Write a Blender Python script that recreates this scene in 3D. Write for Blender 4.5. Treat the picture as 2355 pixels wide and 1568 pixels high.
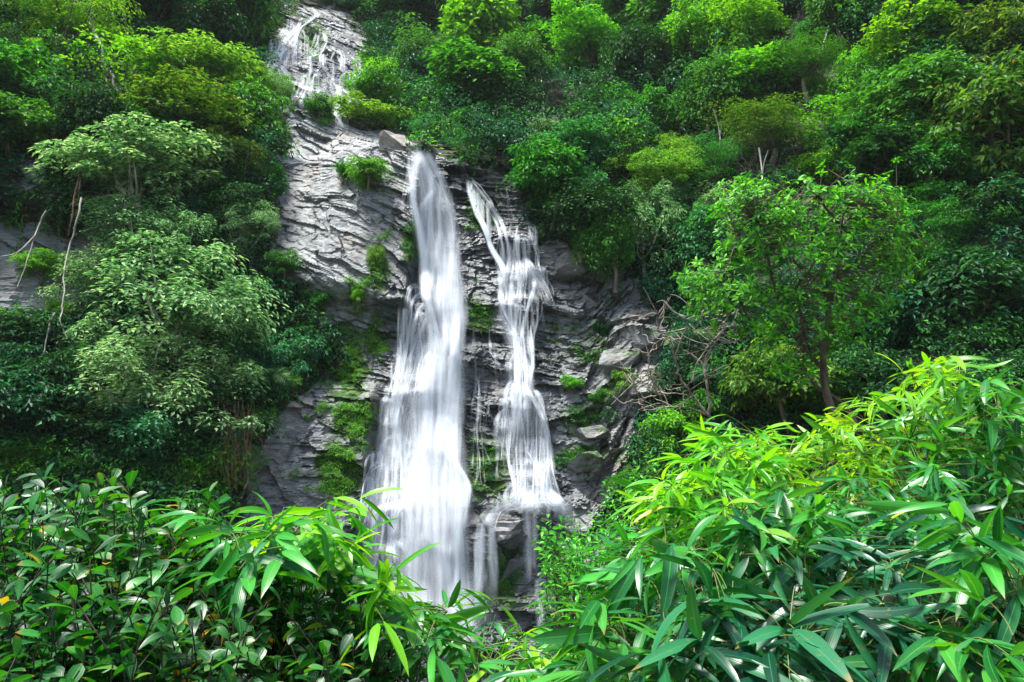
import bpy, math, random
import numpy as np
from math import radians, pi
C = bpy.context
for o in list(bpy.data.objects): bpy.data.objects.remove(o)
sc = C.scene; col = sc.collection

# ------------------------------------------------------------------ camera
PITCH = 14.0; LENS = 24.0; CAMZ = 1.6
cam = bpy.data.cameras.new("camera"); cam.lens = LENS; cam.sensor_width = 36; cam.clip_end = 2000; cam.clip_start = 0.05
co = bpy.data.objects.new("camera", cam); col.objects.link(co)
co.location = (0, 0, CAMZ); co.rotation_euler = (radians(90 + PITCH), 0, 0); sc.camera = co
# ------------------------------------------------------------------ sky and sun (soft, overcast)
SUN_EL, SUN_AZ = 72.0, 245.0       # azimuth clockwise from +Y : high light from the left, a little behind the camera
w = bpy.data.worlds.new("World"); sc.world = w; w.use_nodes = True
nt = w.node_tree; bg = nt.nodes["Background"]
sky = nt.nodes.new("ShaderNodeTexSky"); sky.sky_type = 'NISHITA'; sky.sun_disc = False
sky.sun_elevation = radians(SUN_EL); sky.sun_rotation = radians(SUN_AZ); sky.dust_density = 3.0
hs = nt.nodes.new("ShaderNodeHueSaturation"); hs.inputs["Saturation"].default_value = 0.95
nt.links.new(sky.outputs[0], hs.inputs["Color"]); nt.links.new(hs.outputs[0], bg.inputs[0])
bg.inputs[1].default_value = 0.095
sl = bpy.data.lights.new("sun", 'SUN'); sl.energy = 3.7; sl.angle = radians(14); sl.color = (1.0, 0.975, 0.93)
so = bpy.data.objects.new("sun", sl); col.objects.link(so)
so.rotation_euler = (radians(90 - SUN_EL), 0, radians(180 - SUN_AZ))
sc.view_settings.view_transform = 'Standard'; sc.view_settings.look = 'None'
sc.view_settings.exposure = 1.66; sc.view_settings.gamma = 1.0
cy = sc.cycles; cy.max_bounces = 6; cy.diffuse_bounces = 3; cy.glossy_bounces = 2; cy.transmission_bounces = 4
cy.transparent_max_bounces = 40; cy.use_denoising = True; cy.sample_clamp_indirect = 6

# ------------------------------------------------------------------ photo pixel (2354 x 1568 view) <-> direction
F = 2354 * LENS / 36.0; th = radians(PITCH)
FW = np.array([0, math.cos(th), math.sin(th)]); UP = np.array([0, -math.sin(th), math.cos(th)]); CAM = np.array([0, 0, CAMZ])
def ray(u, v):
    u = np.asarray(u, float)[..., None]; v = np.asarray(v, float)[..., None]
    return FW + np.array([1., 0, 0]) * (u - 1177) / F + UP * (784 - v) / F
def proj(P):
    d = P - CAM; z = d @ FW; z = np.where(z < .01, .01, z)
    return 1177 + F * d[..., 0] / z, 784 - F * (d @ UP) / z
def at(u, v, dist):                      # a point a given distance along the view axis
    return CAM + ray(u, v) * np.asarray(dist, float)[..., None]

# ------------------------------------------------------------------ numpy noise
def h2(i, j, s=0):
    n = (np.asarray(i).astype(np.int64) * 374761393 + np.asarray(j).astype(np.int64) * 668265263 + s * 144665) & 0x7fffffff
    n = ((n ^ (n >> 13)) * 1274126177) & 0x7fffffff
    n = ((n ^ (n >> 16)) * 2246822519) & 0x7fffffff
    return ((n ^ (n >> 15)) & 0xffffff) / float(0xffffff)
def vn(x, y, s=0):
    i = np.floor(x); j = np.floor(y); a = x - i; b = y - j
    a = a * a * (3 - 2 * a); b = b * b * (3 - 2 * b)
    return ((h2(i, j, s) * (1 - a) + h2(i + 1, j, s) * a) * (1 - b) + (h2(i, j + 1, s) * (1 - a) + h2(i + 1, j + 1, s) * a) * b) * 2 - 1
def fbm(x, y, o=4, s=0):
    r = 0; a = .5
    for k in range(o): r = r + a * vn(x, y, s + k); x = x * 2.03 + 7; y = y * 2.03 + 3; a *= .5
    return r
def facets(x, y, s=0, slope=.5):          # angular facets: every voronoi cell is a tilted plane
    i = np.floor(x); j = np.floor(y); best = np.full(x.shape, 9.); val = np.zeros(x.shape)
    for di in (-1, 0, 1):
        for dj in (-1, 0, 1):
            ci = i + di; cj = j + dj
            px = ci + h2(ci, cj, s); py = cj + h2(ci, cj, s + 1)
            d = (x - px) ** 2 + (y - py) ** 2; m = d < best
            f = (h2(ci, cj, s + 2) * 2 - 1) * .6 + slope * ((h2(ci, cj, s + 3) * 2 - 1) * (x - px) + (h2(ci, cj, s + 4) * 2 - 1) * (y - py))
            best = np.where(m, d, best); val = np.where(m, f, val)
    return val
def sst(a, b, x):
    t = np.clip((x - a) / (b - a), 0, 1); return t * t * (3 - 2 * t)
def inpoly(u, v, P):
    r = np.zeros(u.shape, bool); n = len(P)
    for k in range(n):
        x1, y1 = P[k]; x2, y2 = P[(k + 1) % n]
        if y1 == y2: continue
        c = ((y1 > v) != (y2 > v)) & (u < (x2 - x1) * (v - y1) / (y2 - y1) + x1); r ^= c
    return r

# ------------------------------------------------------------------ the hillside: depth y as a function of (x, z)
def D0(x, z):                             # large form of the amphitheatre
    zz = np.clip(z, -8, 200)
    cl = 30 + .25 * np.minimum(zz, 21.5) + .9 * np.maximum(zz - 21.5, 0)          # cliff column
    ve = 28.5 + .52 * np.minimum(zz, 21.5) + .85 * np.maximum(zz - 21.5, 0)        # vegetated flanks
    c = sst(-13, -8, x - .12 * np.maximum(zz - 20, 0)*0) * (1 - sst(5, 13, x))
    up = sst(20, 30, zz)                   # upper gully is off to the left
    cu = sst(-24, -17, x) * (1 - sst(-12, -7, x))
    c = c * (1 - up) + cu * up
    y = ve * (1 - c) + cl * c
    y = y - .42 * np.maximum(-x - 9, 0) - .62 * np.maximum(x - 8, 0)
    y = y + up * 3.0 * cu - up * 0.5
    # slab shoulder left of the main fall, its right edge facing the water
    e = -4.9 + .04 * (z - 14)
    sh = (1 - sst(-.25, .25, x - e)) * sst(10.5, 12.0, z + .25 * (x + 6)) * (1 - sst(21, 24, z))
    y = y - 1.5 * sh
    # lower left buttress, lower right buttress
    y = y - 1.3 * (1 - sst(-6.4, -5.9, x)) * (1 - sst(6, 8, z))
    y = y - 1.6 * sst(3.3, 6.5, x) * (1 - sst(10, 13, z + .3 * (x - 4)))
    return y
POLY_MAIN = [(640,60),(700,22),(780,25),(850,110),(845,200),(822,272),(870,290),(935,300),(950,345),(1060,372),(1190,420),(1245,560),(1380,580),(1480,680),(1545,760),(1510,860),(1470,960),(1440,1060),(1400,1150),(1420,1600),(560,1600),(560,1130),(600,1000),(700,900),(790,800),(740,720),(650,640),(620,560),(645,420),(640,330),(665,270),(630,150)]
POLY_L = [(-60,490),(60,500),(150,540),(300,490),(320,570),(230,710),(60,740),(-60,720)]
POLY_L2 = [(40,355),(120,370),(140,440),(50,440)]
POLY_L3 = [(205,440),(300,450),(290,530),(215,520)]
def rockmask(P):
    u, v = proj(P)
    du = 34 * fbm(P[..., 0] * .9, P[..., 2] * .9, 3, 50); dv = 34 * fbm(P[..., 0] * .9, P[..., 2] * .9, 3, 60)
    m = np.zeros(u.shape)
    for Q in (POLY_MAIN, POLY_L, POLY_L2, POLY_L3): m = np.maximum(m, inpoly(u + du, v + dv, Q).astype(float))
    return m
def D(x, z):
    y = D0(x, z)
    P = np.stack([x, y, z], -1); u, v = proj(P)
    rk = sst(-30, -22, x) * (1 - sst(9, 13, x)) * (1 - sst(-6, 0, x) * sst(21.5, 24, z))
    # dip of the strata: steep on the slab, near level low down, rising to the right on the right flank
    dip = .38 * (1 - sst(-6.5, -3.5, x)) * sst(8, 13, z) + .08 - .28 * sst(3, 6, x) * (1 - sst(14, 17, z))
    wx = x + .35 * z + .25 * fbm(x * .5, z * .5, 2, 1); s = z + dip * (x + 5) + .7 * fbm(x * .13, z * .16, 2, 2) + .05 * fbm(x * 1.5, z * 1.5, 2, 6) + .55 * facets(x / 2.9 + .25 * z, z / 2.3, 61, .5) + .16 * facets(x / 1.1, z / .8 + .3 * x, 66, .6)
    r = 0
    for (h, L, a, sd) in ((1.7, 4.2, .60, 10), (.62, 2.1, .24, 20), (.25, 1.1, .11, 30)):
        hs_ = h * (1 + .0 * s); ly = np.floor(s / h); fr = s / h - ly
        bx = np.floor((wx + 9 * h2(ly, ly * 0, sd)) / L)
        present = h2(ly, bx, sd + 3)
        gate = sst(.25, .75, h2(ly, bx, sd + 3)) * (.25 + .75 * sst(-.15, .25, fbm(x * .45, s * .6, 2, sd + 7)))
        r = r + a * gate * ((h2(ly, bx, sd + 1) - .5) * 1.1 + (fr - .5) * 1.3)
    cr = sst(2.0, 4.5, x) * (1 - sst(15, 18, z)) + .6
    r = r + cr * (.65 * facets(wx / 2.6, s / 1.5, 3, .9) + .22 * facets(wx / .95, s / .55, 9, .9))
    r = r + (.05 + .07 * sst(1, 4, x)) * facets(wx / .34, s / .22, 15, .8) + .05 * fbm(x * 3, z * 4, 3, 4)
    r = r * (1 - .4 * (1 - sst(-5.2, -4.4, x)) * sst(8, 11, z))
    # broad ledges that throw the water outwards
    for (lu, lx, lz, wx_, dep) in LEDGES:
        r = r - dep * np.exp(-((x - lx) / wx_) ** 2) * (1 - sst(-.12, .22, z - lz)) * sst(-3.0, -.2, z - lz)
    veg = 3.0 * fbm(x * .24, z * .24, 3, 70) + .9 * fbm(x * .8, z * .8, 2, 80)
    return y + rk * r * .9 + (1 - rk) * veg + veg * .35 * rk * 0
LEDGES = []
def hit(u, v, fn=None, t0=8., t1=150., n=700):
    fn = fn or D
    u = np.atleast_1d(np.asarray(u, float)); v = np.atleast_1d(np.asarray(v, float))
    r = ray(u, v)[:, None, :]; t = np.linspace(t0, t1, n)[None, :, None]
    P = CAM + r * t; g = P[..., 1] - fn(P[..., 0], P[..., 2])
    k = np.argmax(g > 0, 1); k = np.clip(k, 1, n - 1); a = np.arange(len(u))
    g0 = g[a, k - 1]; g1 = g[a, k]; f = np.clip(-g0 / np.where(g1 - g0 == 0, 1, g1 - g0), 0, 1)
    return P[a, k - 1] * (1 - f)[:, None] + P[a, k] * f[:, None]
def hit2(u, v):                           # the same, refined near the large form only
    u = np.atleast_1d(np.asarray(u, float)); v = np.atleast_1d(np.asarray(v, float)); tb = ((hit(u, v, D0) - CAM) @ FW)[:, None]; r = ray(u, v)[:, None, :]; t = (tb + np.linspace(-4, 5, 110)[None])[..., None]
    P = CAM + r * t; g = P[..., 1] - D(P[..., 0], P[..., 2]); k = np.clip(np.argmax(g > 0, 1), 1, 109); a = np.arange(len(u)); g0 = g[a, k - 1]; g1 = g[a, k]; f = np.clip(-g0 / np.where(g1 - g0 == 0, 1, g1 - g0), 0, 1)
    return P[a, k - 1] * (1 - f)[:, None] + P[a, k] * f[:, None]
_l = []
for (u, v, wm, dep) in ((985, 455, 1.1, .35), (975, 705, 1.6, .7), (1040, 800, 1.2, .4), (930, 905, 1.4, .6), (900, 1165, 1.3, .8), (1000, 1200, 1.5, .3),
                        (1110, 790, 1.2, .5), (1150, 690, 1.0, .3), (1210, 620, 1.0, .5), (1215, 690, .9, .5), (1200, 770, .8, .5), (1210, 905, .9, .6), (1220, 1150, 1.3, .9), (1130, 1190, 1.2, .7),
                        (650, 250, 1.5, .6), (740, 165, 2.2, 1.4), (760, 215, 2.2, 1.0), (690, 130, 2.0, .8), (1110, 1060, 1.0, .3)):
    p = hit([u], [v], D0)[0]; _l.append((u, p[0], p[2], wm, dep))
LEDGES = _l

# ------------------------------------------------------------------ mesh helpers
def mesh_np(name, V, Fc, smooth=False, uv=None):
    V = np.ascontiguousarray(V, np.float32); Fc = np.ascontiguousarray(Fc, np.int32); nf, k = Fc.shape
    me = bpy.data.meshes.new(name); me.vertices.add(len(V)); me.vertices.foreach_set("co", V.ravel())
    me.loops.add(nf * k); me.loops.foreach_set("vertex_index", Fc.ravel())
    me.polygons.add(nf); me.polygons.foreach_set("loop_start", np.arange(0, nf * k, k, dtype=np.int32))
    me.polygons.foreach_set("use_smooth", np.full(nf, smooth, bool))
    if uv is not None:
        l = me.uv_layers.new(name="UVMap"); l.data.foreach_set("uv", np.ascontiguousarray(uv[Fc.ravel()], np.float32).ravel())
    me.update(); return me
def link(name, me, mat=None, parent=None):
    o = bpy.data.objects.new(name, me); col.objects.link(o)
    if mat is not None: me.materials.append(mat)
    if parent is not None: o.parent = parent
    return o
def tag(o, label=None, cat=None, group=None, kind=None):
    if label: o["label"] = label
    if cat: o["category"] = cat
    if group: o["group"] = group
    if kind: o["kind"] = kind
    return o
def empty(name, loc=(0, 0, 0), rz=0.0, s=1.0):
    o = bpy.data.objects.new(name, None); col.objects.link(o); o.location = loc; o.rotation_euler = (0, 0, rz)
    o.scale = (s, s, s) if np.isscalar(s) else s; o.empty_display_size = .3; return o
def nrm(a): return a / np.maximum(np.linalg.norm(a, axis=-1, keepdims=True), 1e-9)
class MB:
    def __init__(s): s.V = []; s.Fq = []; s.n = 0
    def add(s, V, Fc): s.V.append(V); s.Fq.append(Fc + s.n); s.n += len(V)
    def tube(s, P, R, k=6):
        P = np.asarray(P, float); n = len(P); R = np.broadcast_to(np.asarray(R, float), (n,))
        T = nrm(np.gradient(P, axis=0)); ref = np.array([.31, .17, 1.]) if abs(T[0, 2]) < .8 else np.array([1., .2, .1])
        A = nrm(np.cross(T, ref)); B = np.cross(T, A); a = np.arange(k) * 2 * pi / k
        V = P[:, None] + R[:, None, None] * (np.cos(a)[None, :, None] * A[:, None] + np.sin(a)[None, :, None] * B[:, None])
        i = np.arange(n - 1)[:, None] * k; j = np.arange(k)[None]; j2 = (j + 1) % k
        s.add(V.reshape(-1, 3), np.stack([i + j, i + j2, i + k + j2, i + k + j], -1).reshape(-1, 4))
    def obj(s, name, mat, parent=None, smooth=True):
        return link(name, mesh_np(name, np.concatenate(s.V), np.concatenate(s.Fq), smooth), mat, parent)
def curve(pts, n=10):                     # catmull-rom through points
    P = np.asarray(pts, float); P = np.vstack([2 * P[0] - P[1], P, 2 * P[-1] - P[-2]]); out = []
    for k in range(1, len(P) - 2):
        t = np.linspace(0, 1, n, endpoint=False)[:, None]; a, b, c, d = P[k - 1], P[k], P[k + 1], P[k + 2]
        out.append(.5 * (2 * b + (c - a) * t + (2 * a - 5 * b + 4 * c - d) * t ** 2 + (3 * b - 3 * c + d - a) * t ** 3))
    out.append(P[-2][None]); return np.concatenate(out)
def leaves(P, Dr, N, L, W, fold=.25):     # small folded leaves, two triangles each
    Dr = nrm(Dr); S = nrm(np.cross(Dr, N)); N = np.cross(S, Dr); L = L[:, None]; W = W[:, None]
    m = P + Dr * L * .45 - N * 0; a = m + S * W * .5 + N * W * fold; b = m - S * W * .5 + N * W * fold; t = P + Dr * L - N * L * .12
    V = np.stack([P, a, t, b], 1).reshape(-1, 3); i = np.arange(len(P))[:, None] * 4
    return V, np.concatenate([i + [[0, 1, 2]], i + [[0, 2, 3]]], 1).reshape(-1, 3)
def bigleaves(P, Dr, N, L, W, curl, shape='lance', ns=7):   # curved blades with a midrib fold, uv across/along
    Dr = nrm(Dr); S = nrm(np.cross(Dr, N)); N = np.cross(S, Dr); n = len(P)
    t = np.linspace(0, 1, ns + 1)
    if shape == 'lance': wp = np.interp(t, [0, .06, .22, .45, .75, .92, 1], [.05, .42, .92, 1, .68, .22, 0])
    elif shape == 'obo': wp = np.interp(t, [0, .1, .35, .62, .85, .95, 1], [.05, .2, .68, 1, .8, .4, .0])
    else: wp = np.interp(t, [0, .15, .5, .85, 1], [.1, .8, 1, .7, 0])
    c = curl[:, None]; ang = c * t[None]                         # bending angle along the blade
    dl = 1. / ns; ax = np.concatenate([np.zeros((n, 1)), np.cumsum(np.cos(ang[:, 1:]) * dl, 1)], 1); az = np.concatenate([np.zeros((n, 1)), np.cumsum(-np.sin(ang[:, 1:]) * dl, 1)], 1)
    M = P[:, None] + (Dr[:, None] * ax[..., None] + N[:, None] * az[..., None]) * L[:, None, None]
    hw = (W[:, None] * .5 * wp[None])[..., None]
    Nl = -Dr[:, None] * (-np.sin(ang))[..., None] + N[:, None] * np.cos(ang)[..., None]
    e1 = M + S[:, None] * hw + Nl * hw * .28; e2 = M - S[:, None] * hw + Nl * hw * .28
    V = np.stack([e1, M, e2], 2).reshape(-1, 3)
    k = np.arange(ns)[:, None] * 3; q = np.concatenate([k + [[0, 1, 4, 3]], k + [[1, 2, 5, 4]]], 0)
    Fc = (np.arange(n)[:, None, None] * (3 * (ns + 1)) + q[None]).reshape(-1, 4)
    uv = np.stack(np.broadcast_arrays(np.array([0, .5, 1.])[None, None, :], t[None, :, None] + np.zeros((n, 1, 1))), -1).reshape(-1, 2)
    return V, Fc, uv

# ------------------------------------------------------------------ materials
def newmat(name):
    m = bpy.data.materials.new(name); m.use_nodes = True; t = m.node_tree; t.nodes.clear(); return m, t, (lambda ty, **k: _nd(t, ty, k))
def _nd(t, ty, k):
    n = t.nodes.new("ShaderNode" + ty)
    for a, b in k.items():
        if hasattr(n, a): setattr(n, a, b)
        else: n.inputs[a].default_value = b
    return n
def ramp(n, stops):
    e = n.color_ramp.elements
    while len(e) > 1: e.remove(e[-1])
    e[0].position = stops[0][0]; e[0].color = (*stops[0][1], 1)
    for p, c in stops[1:]: x = e.new(p); x.color = (*c, 1)
def leafmat(name, dark, mid, lite, rough=.45, trans=.35, tcol=None, veins=False, spec=.5, odd=None):
    m, t, N = newmat(name); L = t.links.new
    g = N("NewGeometry"); oi = N("ObjectInfo"); rp = N("ValToRGB")
    st = [(0, dark), (.45, mid), (.93, lite)]
    if odd: st += [(.985, lite), (.992, odd)]
    ramp(rp, st); L(g.outputs["Random Per Island"], rp.inputs[0])
    h = N("HueSaturation"); mr = N("MapRange"); mr.inputs["To Min"].default_value = .485; mr.inputs["To Max"].default_value = .512
    L(oi.outputs["Random"], mr.inputs["Value"]); L(mr.outputs[0], h.inputs["Hue"]); L(rp.outputs[0], h.inputs["Color"])
    b = N("BsdfPrincipled", Roughness=rough); b.inputs["Specular IOR Level"].default_value = spec if veins else spec * .35; L(h.outputs[0], b.inputs["Base Color"])
    tr = N("BsdfTranslucent"); mt = N("Mix", data_type='RGBA', blend_type='MULTIPLY'); mt.inputs[0].default_value = 1
    tc = tcol or (1.5, 1.5, .5); L(h.outputs[0], mt.inputs[6]); mt.inputs[7].default_value = (*tc, 1); L(mt.outputs[2], tr.inputs[0])
    mx = N("MixShader"); mx.inputs[0].default_value = trans; L(b.outputs[0], mx.inputs[1]); L(tr.outputs[0], mx.inputs[2])
    o = N("OutputMaterial"); L(mx.outputs[0], o.inputs[0])
    if veins:
        uv = N("UVMap"); sp = N("SeparateXYZ"); L(uv.outputs[0], sp.inputs[0])
        m1 = N("Math", operation='MULTIPLY'); m1.inputs[1].default_value = 2 * pi * veins; L(sp.outputs[0], m1.inputs[0])
        m2 = N("Math", operation='SINE'); L(m1.outputs[0], m2.inputs[0])
        ns = N("TexNoise", Scale=14.0, Detail=3.0); ad = N("Math", operation='ADD'); L(m2.outputs[0], ad.inputs[0]); L(ns.outputs[0], ad.inputs[1])
        bm = N("Bump", Strength=.10, Distance=.001); L(ad.outputs[0], bm.inputs["Height"]); L(bm.outputs[0], b.inputs["Normal"])
        # pale midrib, blotches of wear
        d = N("Math", operation='SUBTRACT'); d.inputs[1].default_value = .5; L(sp.outputs[0], d.inputs[0]); ab = N("Math", operation='ABSOLUTE'); L(d.outputs[0], ab.inputs[0])
        mrr = N("MapRange"); mrr.inputs["From Min"].default_value = 0; mrr.inputs["From Max"].default_value = .06; mrr.inputs["To Min"].default_value = .45; mrr.inputs["To Max"].default_value = 0
        L(ab.outputs[0], mrr.inputs["Value"]); mc = N("Mix", data_type='RGBA'); L(mrr.outputs[0], mc.inputs[0]); L(h.outputs[0], mc.inputs[6]); mc.inputs[7].default_value = (*[min(1, c * 1.5 + .03) for c in lite], 1)
        nt_ = N("TexNoise", Scale=9.0, Detail=3.0); a1 = N("Math", operation='MULTIPLY_ADD'); L(nt_.outputs[0], a1.inputs[0]); a1.inputs[1].default_value = .35; L(sp.outputs[1], a1.inputs[2])
        a2 = N("Math", operation='MULTIPLY_ADD'); L(g.outputs["Random Per Island"], a2.inputs[0]); a2.inputs[1].default_value = .16; L(a1.outputs[0], a2.inputs[2])
        mt_ = N("MapRange"); mt_.inputs["From Min"].default_value = 1.18; mt_.inputs["From Max"].default_value = 1.23; mt_.inputs["To Max"].default_value = .85; L(a2.outputs[0], mt_.inputs["Value"])
        nb_ = N("TexNoise", Scale=30.0, Detail=4.0); mb_ = N("MapRange"); mb_.inputs["From Min"].default_value = .66; mb_.inputs["From Max"].default_value = .70; mb_.inputs["To Max"].default_value = .6; L(nb_.outputs[0], mb_.inputs["Value"])
        mxm = N("Math", operation='MAXIMUM'); L(mt_.outputs[0], mxm.inputs[0]); L(mb_.outputs[0], mxm.inputs[1])
        m9 = N("Mix", data_type='RGBA'); L(mxm.outputs[0], m9.inputs[0]); L(mc.outputs[2], m9.inputs[6]); m9.inputs[7].default_value = (.16, .12, .03, 1)
        L(m9.outputs[2], b.inputs["Base Color"]); L(m9.outputs[2], mt.inputs[6])
        n2 = N("TexNoise", Scale=5.0); r2 = N("MapRange"); r2.inputs["To Min"].default_value = rough - .12; r2.inputs["To Max"].default_value = rough + .18
        L(n2.outputs[0], r2.inputs["Value"]); L(r2.outputs[0], b.inputs["Roughness"])
    return m
G = {}
G['bright'] = leafmat("leaf_bright", (.03, .17, .008), (.075, .33, .012), (.20, .52, .025), .55, tcol=(1.7, 1.4, .4))
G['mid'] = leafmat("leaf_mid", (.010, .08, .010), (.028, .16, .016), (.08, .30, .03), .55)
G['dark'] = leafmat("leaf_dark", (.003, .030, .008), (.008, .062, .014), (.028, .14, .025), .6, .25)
G['teal'] = leafmat("leaf_teal", (.008, .08, .030), (.025, .17, .06), (.085, .32, .13), .55)
G['olive'] = leafmat("leaf_olive", (.016, .06, .006), (.042, .14, .012), (.15, .27, .03), .5, odd=(.25, .12, .04))
G['mixed'] = leafmat("leaf_mixed", (.010, .08, .008), (.045, .24, .012), (.17, .48, .02), .45)
G['pale'] = leafmat("leaf_pale", (.03, .13, .045), (.11, .29, .10), (.38, .57, .28), .6, tcol=(1.1, 1.2, .7))
G['yellow'] = leafmat("leaf_yellow", (.03, .14, .012), (.09, .27, .025), (.24, .45, .06), .55)
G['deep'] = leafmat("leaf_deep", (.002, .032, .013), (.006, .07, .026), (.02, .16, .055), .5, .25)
G['brown'] = leafmat("leaf_brown", (.04, .03, .015), (.10, .08, .04), (.18, .16, .07), .7)
def barkmat(name, a, b, rough=.8, sc_=6.):
    m, t, N = newmat(name); L = t.links.new
    tc = N("TexCoord"); mp = N("Mapping"); mp.inputs["Scale"].default_value = (1, 1, .3); L(tc.outputs["Object"], mp.inputs[0])
    n = N("TexNoise", Scale=sc_, Detail=5.0); L(mp.outputs[0], n.inputs[0]); r = N("ValToRGB"); ramp(r, [(.35, a), (.65, b)]); L(n.outputs[0], r.inputs[0])
    p = N("BsdfPrincipled", Roughness=rough); L(r.outputs[0], p.inputs["Base Color"]); bm = N("Bump", Strength=.5, Distance=.02); L(n.outputs[0], bm.inputs["Height"]); L(bm.outputs[0], p.inputs["Normal"])
    o = N("OutputMaterial"); L(p.outputs[0], o.inputs[0]); return m
BK = barkmat("bark", (.05, .04, .03), (.16, .13, .09)); BKP = barkmat("bark_pale", (.22, .2, .17), (.5, .47, .42)); BKB = barkmat("bark_brown", (.06, .03, .015), (.2, .11, .06))
CULM = barkmat("culm", (.05, .09, .02), (.12, .16, .04), .5); STEM = barkmat("stem_dark", (.02, .02, .01), (.06, .05, .03))

def hillmat():
    m, t, N = newmat("hillside_rock"); L = t.links.new
    tc = N("TexCoord"); 
    def noise(scale, det=5., sx=(1, 1, 1), rough=.55):
        mp = N("Mapping"); mp.inputs["Scale"].default_value = sx; L(tc.outputs["Object"], mp.inputs[0]); n = N("TexNoise", Scale=scale, Detail=det, Roughness=rough); L(mp.outputs[0], n.inputs[0]); return n
    n1 = noise(1.1, 9., (1, 1, 2.2), .68); r1 = N("ValToRGB"); ramp(r1, [(.3, (.09, .10, .102)), (.47, (.17, .185, .187)), (.70, (.31, .325, .325))]); L(n1.outputs[0], r1.inputs[0])
    nb = noise(.35, 4.); rb = N("ValToRGB"); ramp(rb, [(.52, (0, 0, 0)), (.68, (.4, .4, .4))]); L(nb.outputs[0], rb.inputs[0])
    mb = N("Mix", data_type='RGBA'); L(rb.outputs[0], mb.inputs[0]); L(r1.outputs[0], mb.inputs[6]); mb.inputs[7].default_value = (.2, .14, .09, 1)
    # thin dark partings along the bedding
    nf = noise(2.2, 8., (1, 1, 7.), .7); rf = N("ValToRGB"); ramp(rf, [(.40, (.25, .25, .25)), (.5, (1, 1, 1))]); L(nf.outputs[0], rf.inputs[0])
    mf = N("Mix", data_type='RGBA', blend_type='MULTIPLY'); mf.inputs[0].default_value = .7; L(mb.outputs[2], mf.inputs[6]); L(rf.outputs[0], mf.inputs[7])
    wet = N("Attribute"); wet.attribute_name = "wet"; moss = N("Attribute"); moss.attribute_name = "moss"; veg = N("Attribute"); veg.attribute_name = "soil"
    nw = noise(1.6, 4., (1, 1, .5)); aw = N("Math", operation='MULTIPLY_ADD'); L(nw.outputs[0], aw.inputs[0]); aw.inputs[1].default_value = 1.2; 
    wm = N("Math", operation='MULTIPLY_ADD'); L(wet.outputs["Fac"], wm.inputs[0]); wm.inputs[1].default_value = 1.8; wm.inputs[2].default_value = -1.1; L(wm.outputs[0], aw.inputs[2])
    wc = N("Clamp"); L(aw.outputs[0], wc.inputs[0])
    mw = N("Mix", data_type='RGBA', blend_type='MULTIPLY'); L(wc.outputs[0], mw.inputs[0]); L(mf.outputs[2], mw.inputs[6]); mw.inputs[7].default_value = (.32, .35, .37, 1)
    nm = noise(1.3, 7., (1, 1, 1.6), .65); am = N("Math", operation='ADD'); L(nm.outputs[0], am.inputs[0]); L(moss.outputs["Fac"], am.inputs[1])
    rm = N("ValToRGB"); ramp(rm, [(.66, (0, 0, 0)), (.84, (1, 1, 1))]); L(am.outputs[0], rm.inputs[0])
    nmc = noise(3., 4.); rmc = N("ValToRGB"); ramp(rmc, [(.35, (.006, .022, .003)), (.52, (.020, .07, .006)), (.74, (.10, .15, .012))]); L(nmc.outputs[0], rmc.inputs[0])
    mm = N("Mix", data_type='RGBA'); L(rm.outputs[0], mm.inputs[0]); L(mw.outputs[2], mm.inputs[6]); L(rmc.outputs[0], mm.inputs[7])
    mv = N("Mix", data_type='RGBA'); L(veg.outputs["Fac"], mv.inputs[0]); L(mm.outputs[2], mv.inputs[6]); 
    nv = noise(1., 5.); rv = N("ValToRGB"); ramp(rv, [(.4, (.012, .016, .008)), (.65, (.05, .045, .025))]); L(nv.outputs[0], rv.inputs[0]); L(rv.outputs[0], mv.inputs[7])
    p = N("BsdfPrincipled"); L(mv.outputs[2], p.inputs["Base Color"])
    rr = N("MapRange"); rr.inputs["To Min"].default_value = .62; rr.inputs["To Max"].default_value = .36; L(wc.outputs[0], rr.inputs["Value"])
    mxr = N("Math", operation='MAXIMUM'); L(rr.outputs[0], mxr.inputs[0]); L(rm.outputs[0], mxr.inputs[1])
    mx2 = N("Math", operation='MAXIMUM'); L(mxr.outputs[0], mx2.inputs[0]); L(veg.outputs["Fac"], mx2.inputs[1]); L(mx2.outputs[0], p.inputs["Roughness"])
    nbp = noise(7., 8., (1, 1, 2.), .7); bm = N("Bump", Strength=.7, Distance=.06); L(nbp.outputs[0], bm.inputs["Height"])
    bm2 = N("Bump", Strength=.35, Distance=.08); L(nf.outputs[0], bm2.inputs["Height"]); L(bm.outputs[0], bm2.inputs["Normal"]); L(bm2.outputs[0], p.inputs["Normal"])
    o = N("OutputMaterial"); L(p.outputs[0], o.inputs[0]); return m
HILL = hillmat()

# ------------------------------------------------------------------ hillside mesh
def axis(segs):
    out = [segs[0][0]]
    for a, b, s in segs: n = max(1, round((b - a) / s)); out += list(a + (b - a) * np.arange(1, n + 1) / n)
    return np.array(out)
xs = axis([(-75, -32, 1.2), (-32, -24, .3), (-24, -18, .14), (-18, -10.5, .09), (-10.5, 8, .06), (8, 12, .15), (12, 32, .35), (32, 75, 1.2)])
zs = axis([(-7, 24, .06), (24, 58, .11), (58, 75, .4), (75, 120, 1.5)])
X, Z = np.meshgrid(xs, zs); Y = D(X, Z); HP = np.stack([X, Y, Z], -1)
nz, nx = X.shape; idx = np.arange(nz * nx).reshape(nz, nx)
Fh = np.stack([idx[:-1, :-1], idx[:-1, 1:], idx[1:, 1:], idx[1:, :-1]], -1).reshape(-1, 4)
me = mesh_np("cliff", HP.reshape(-1, 3), Fh)
RM = rockmask(HP); U, Vv = proj(HP)
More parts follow.
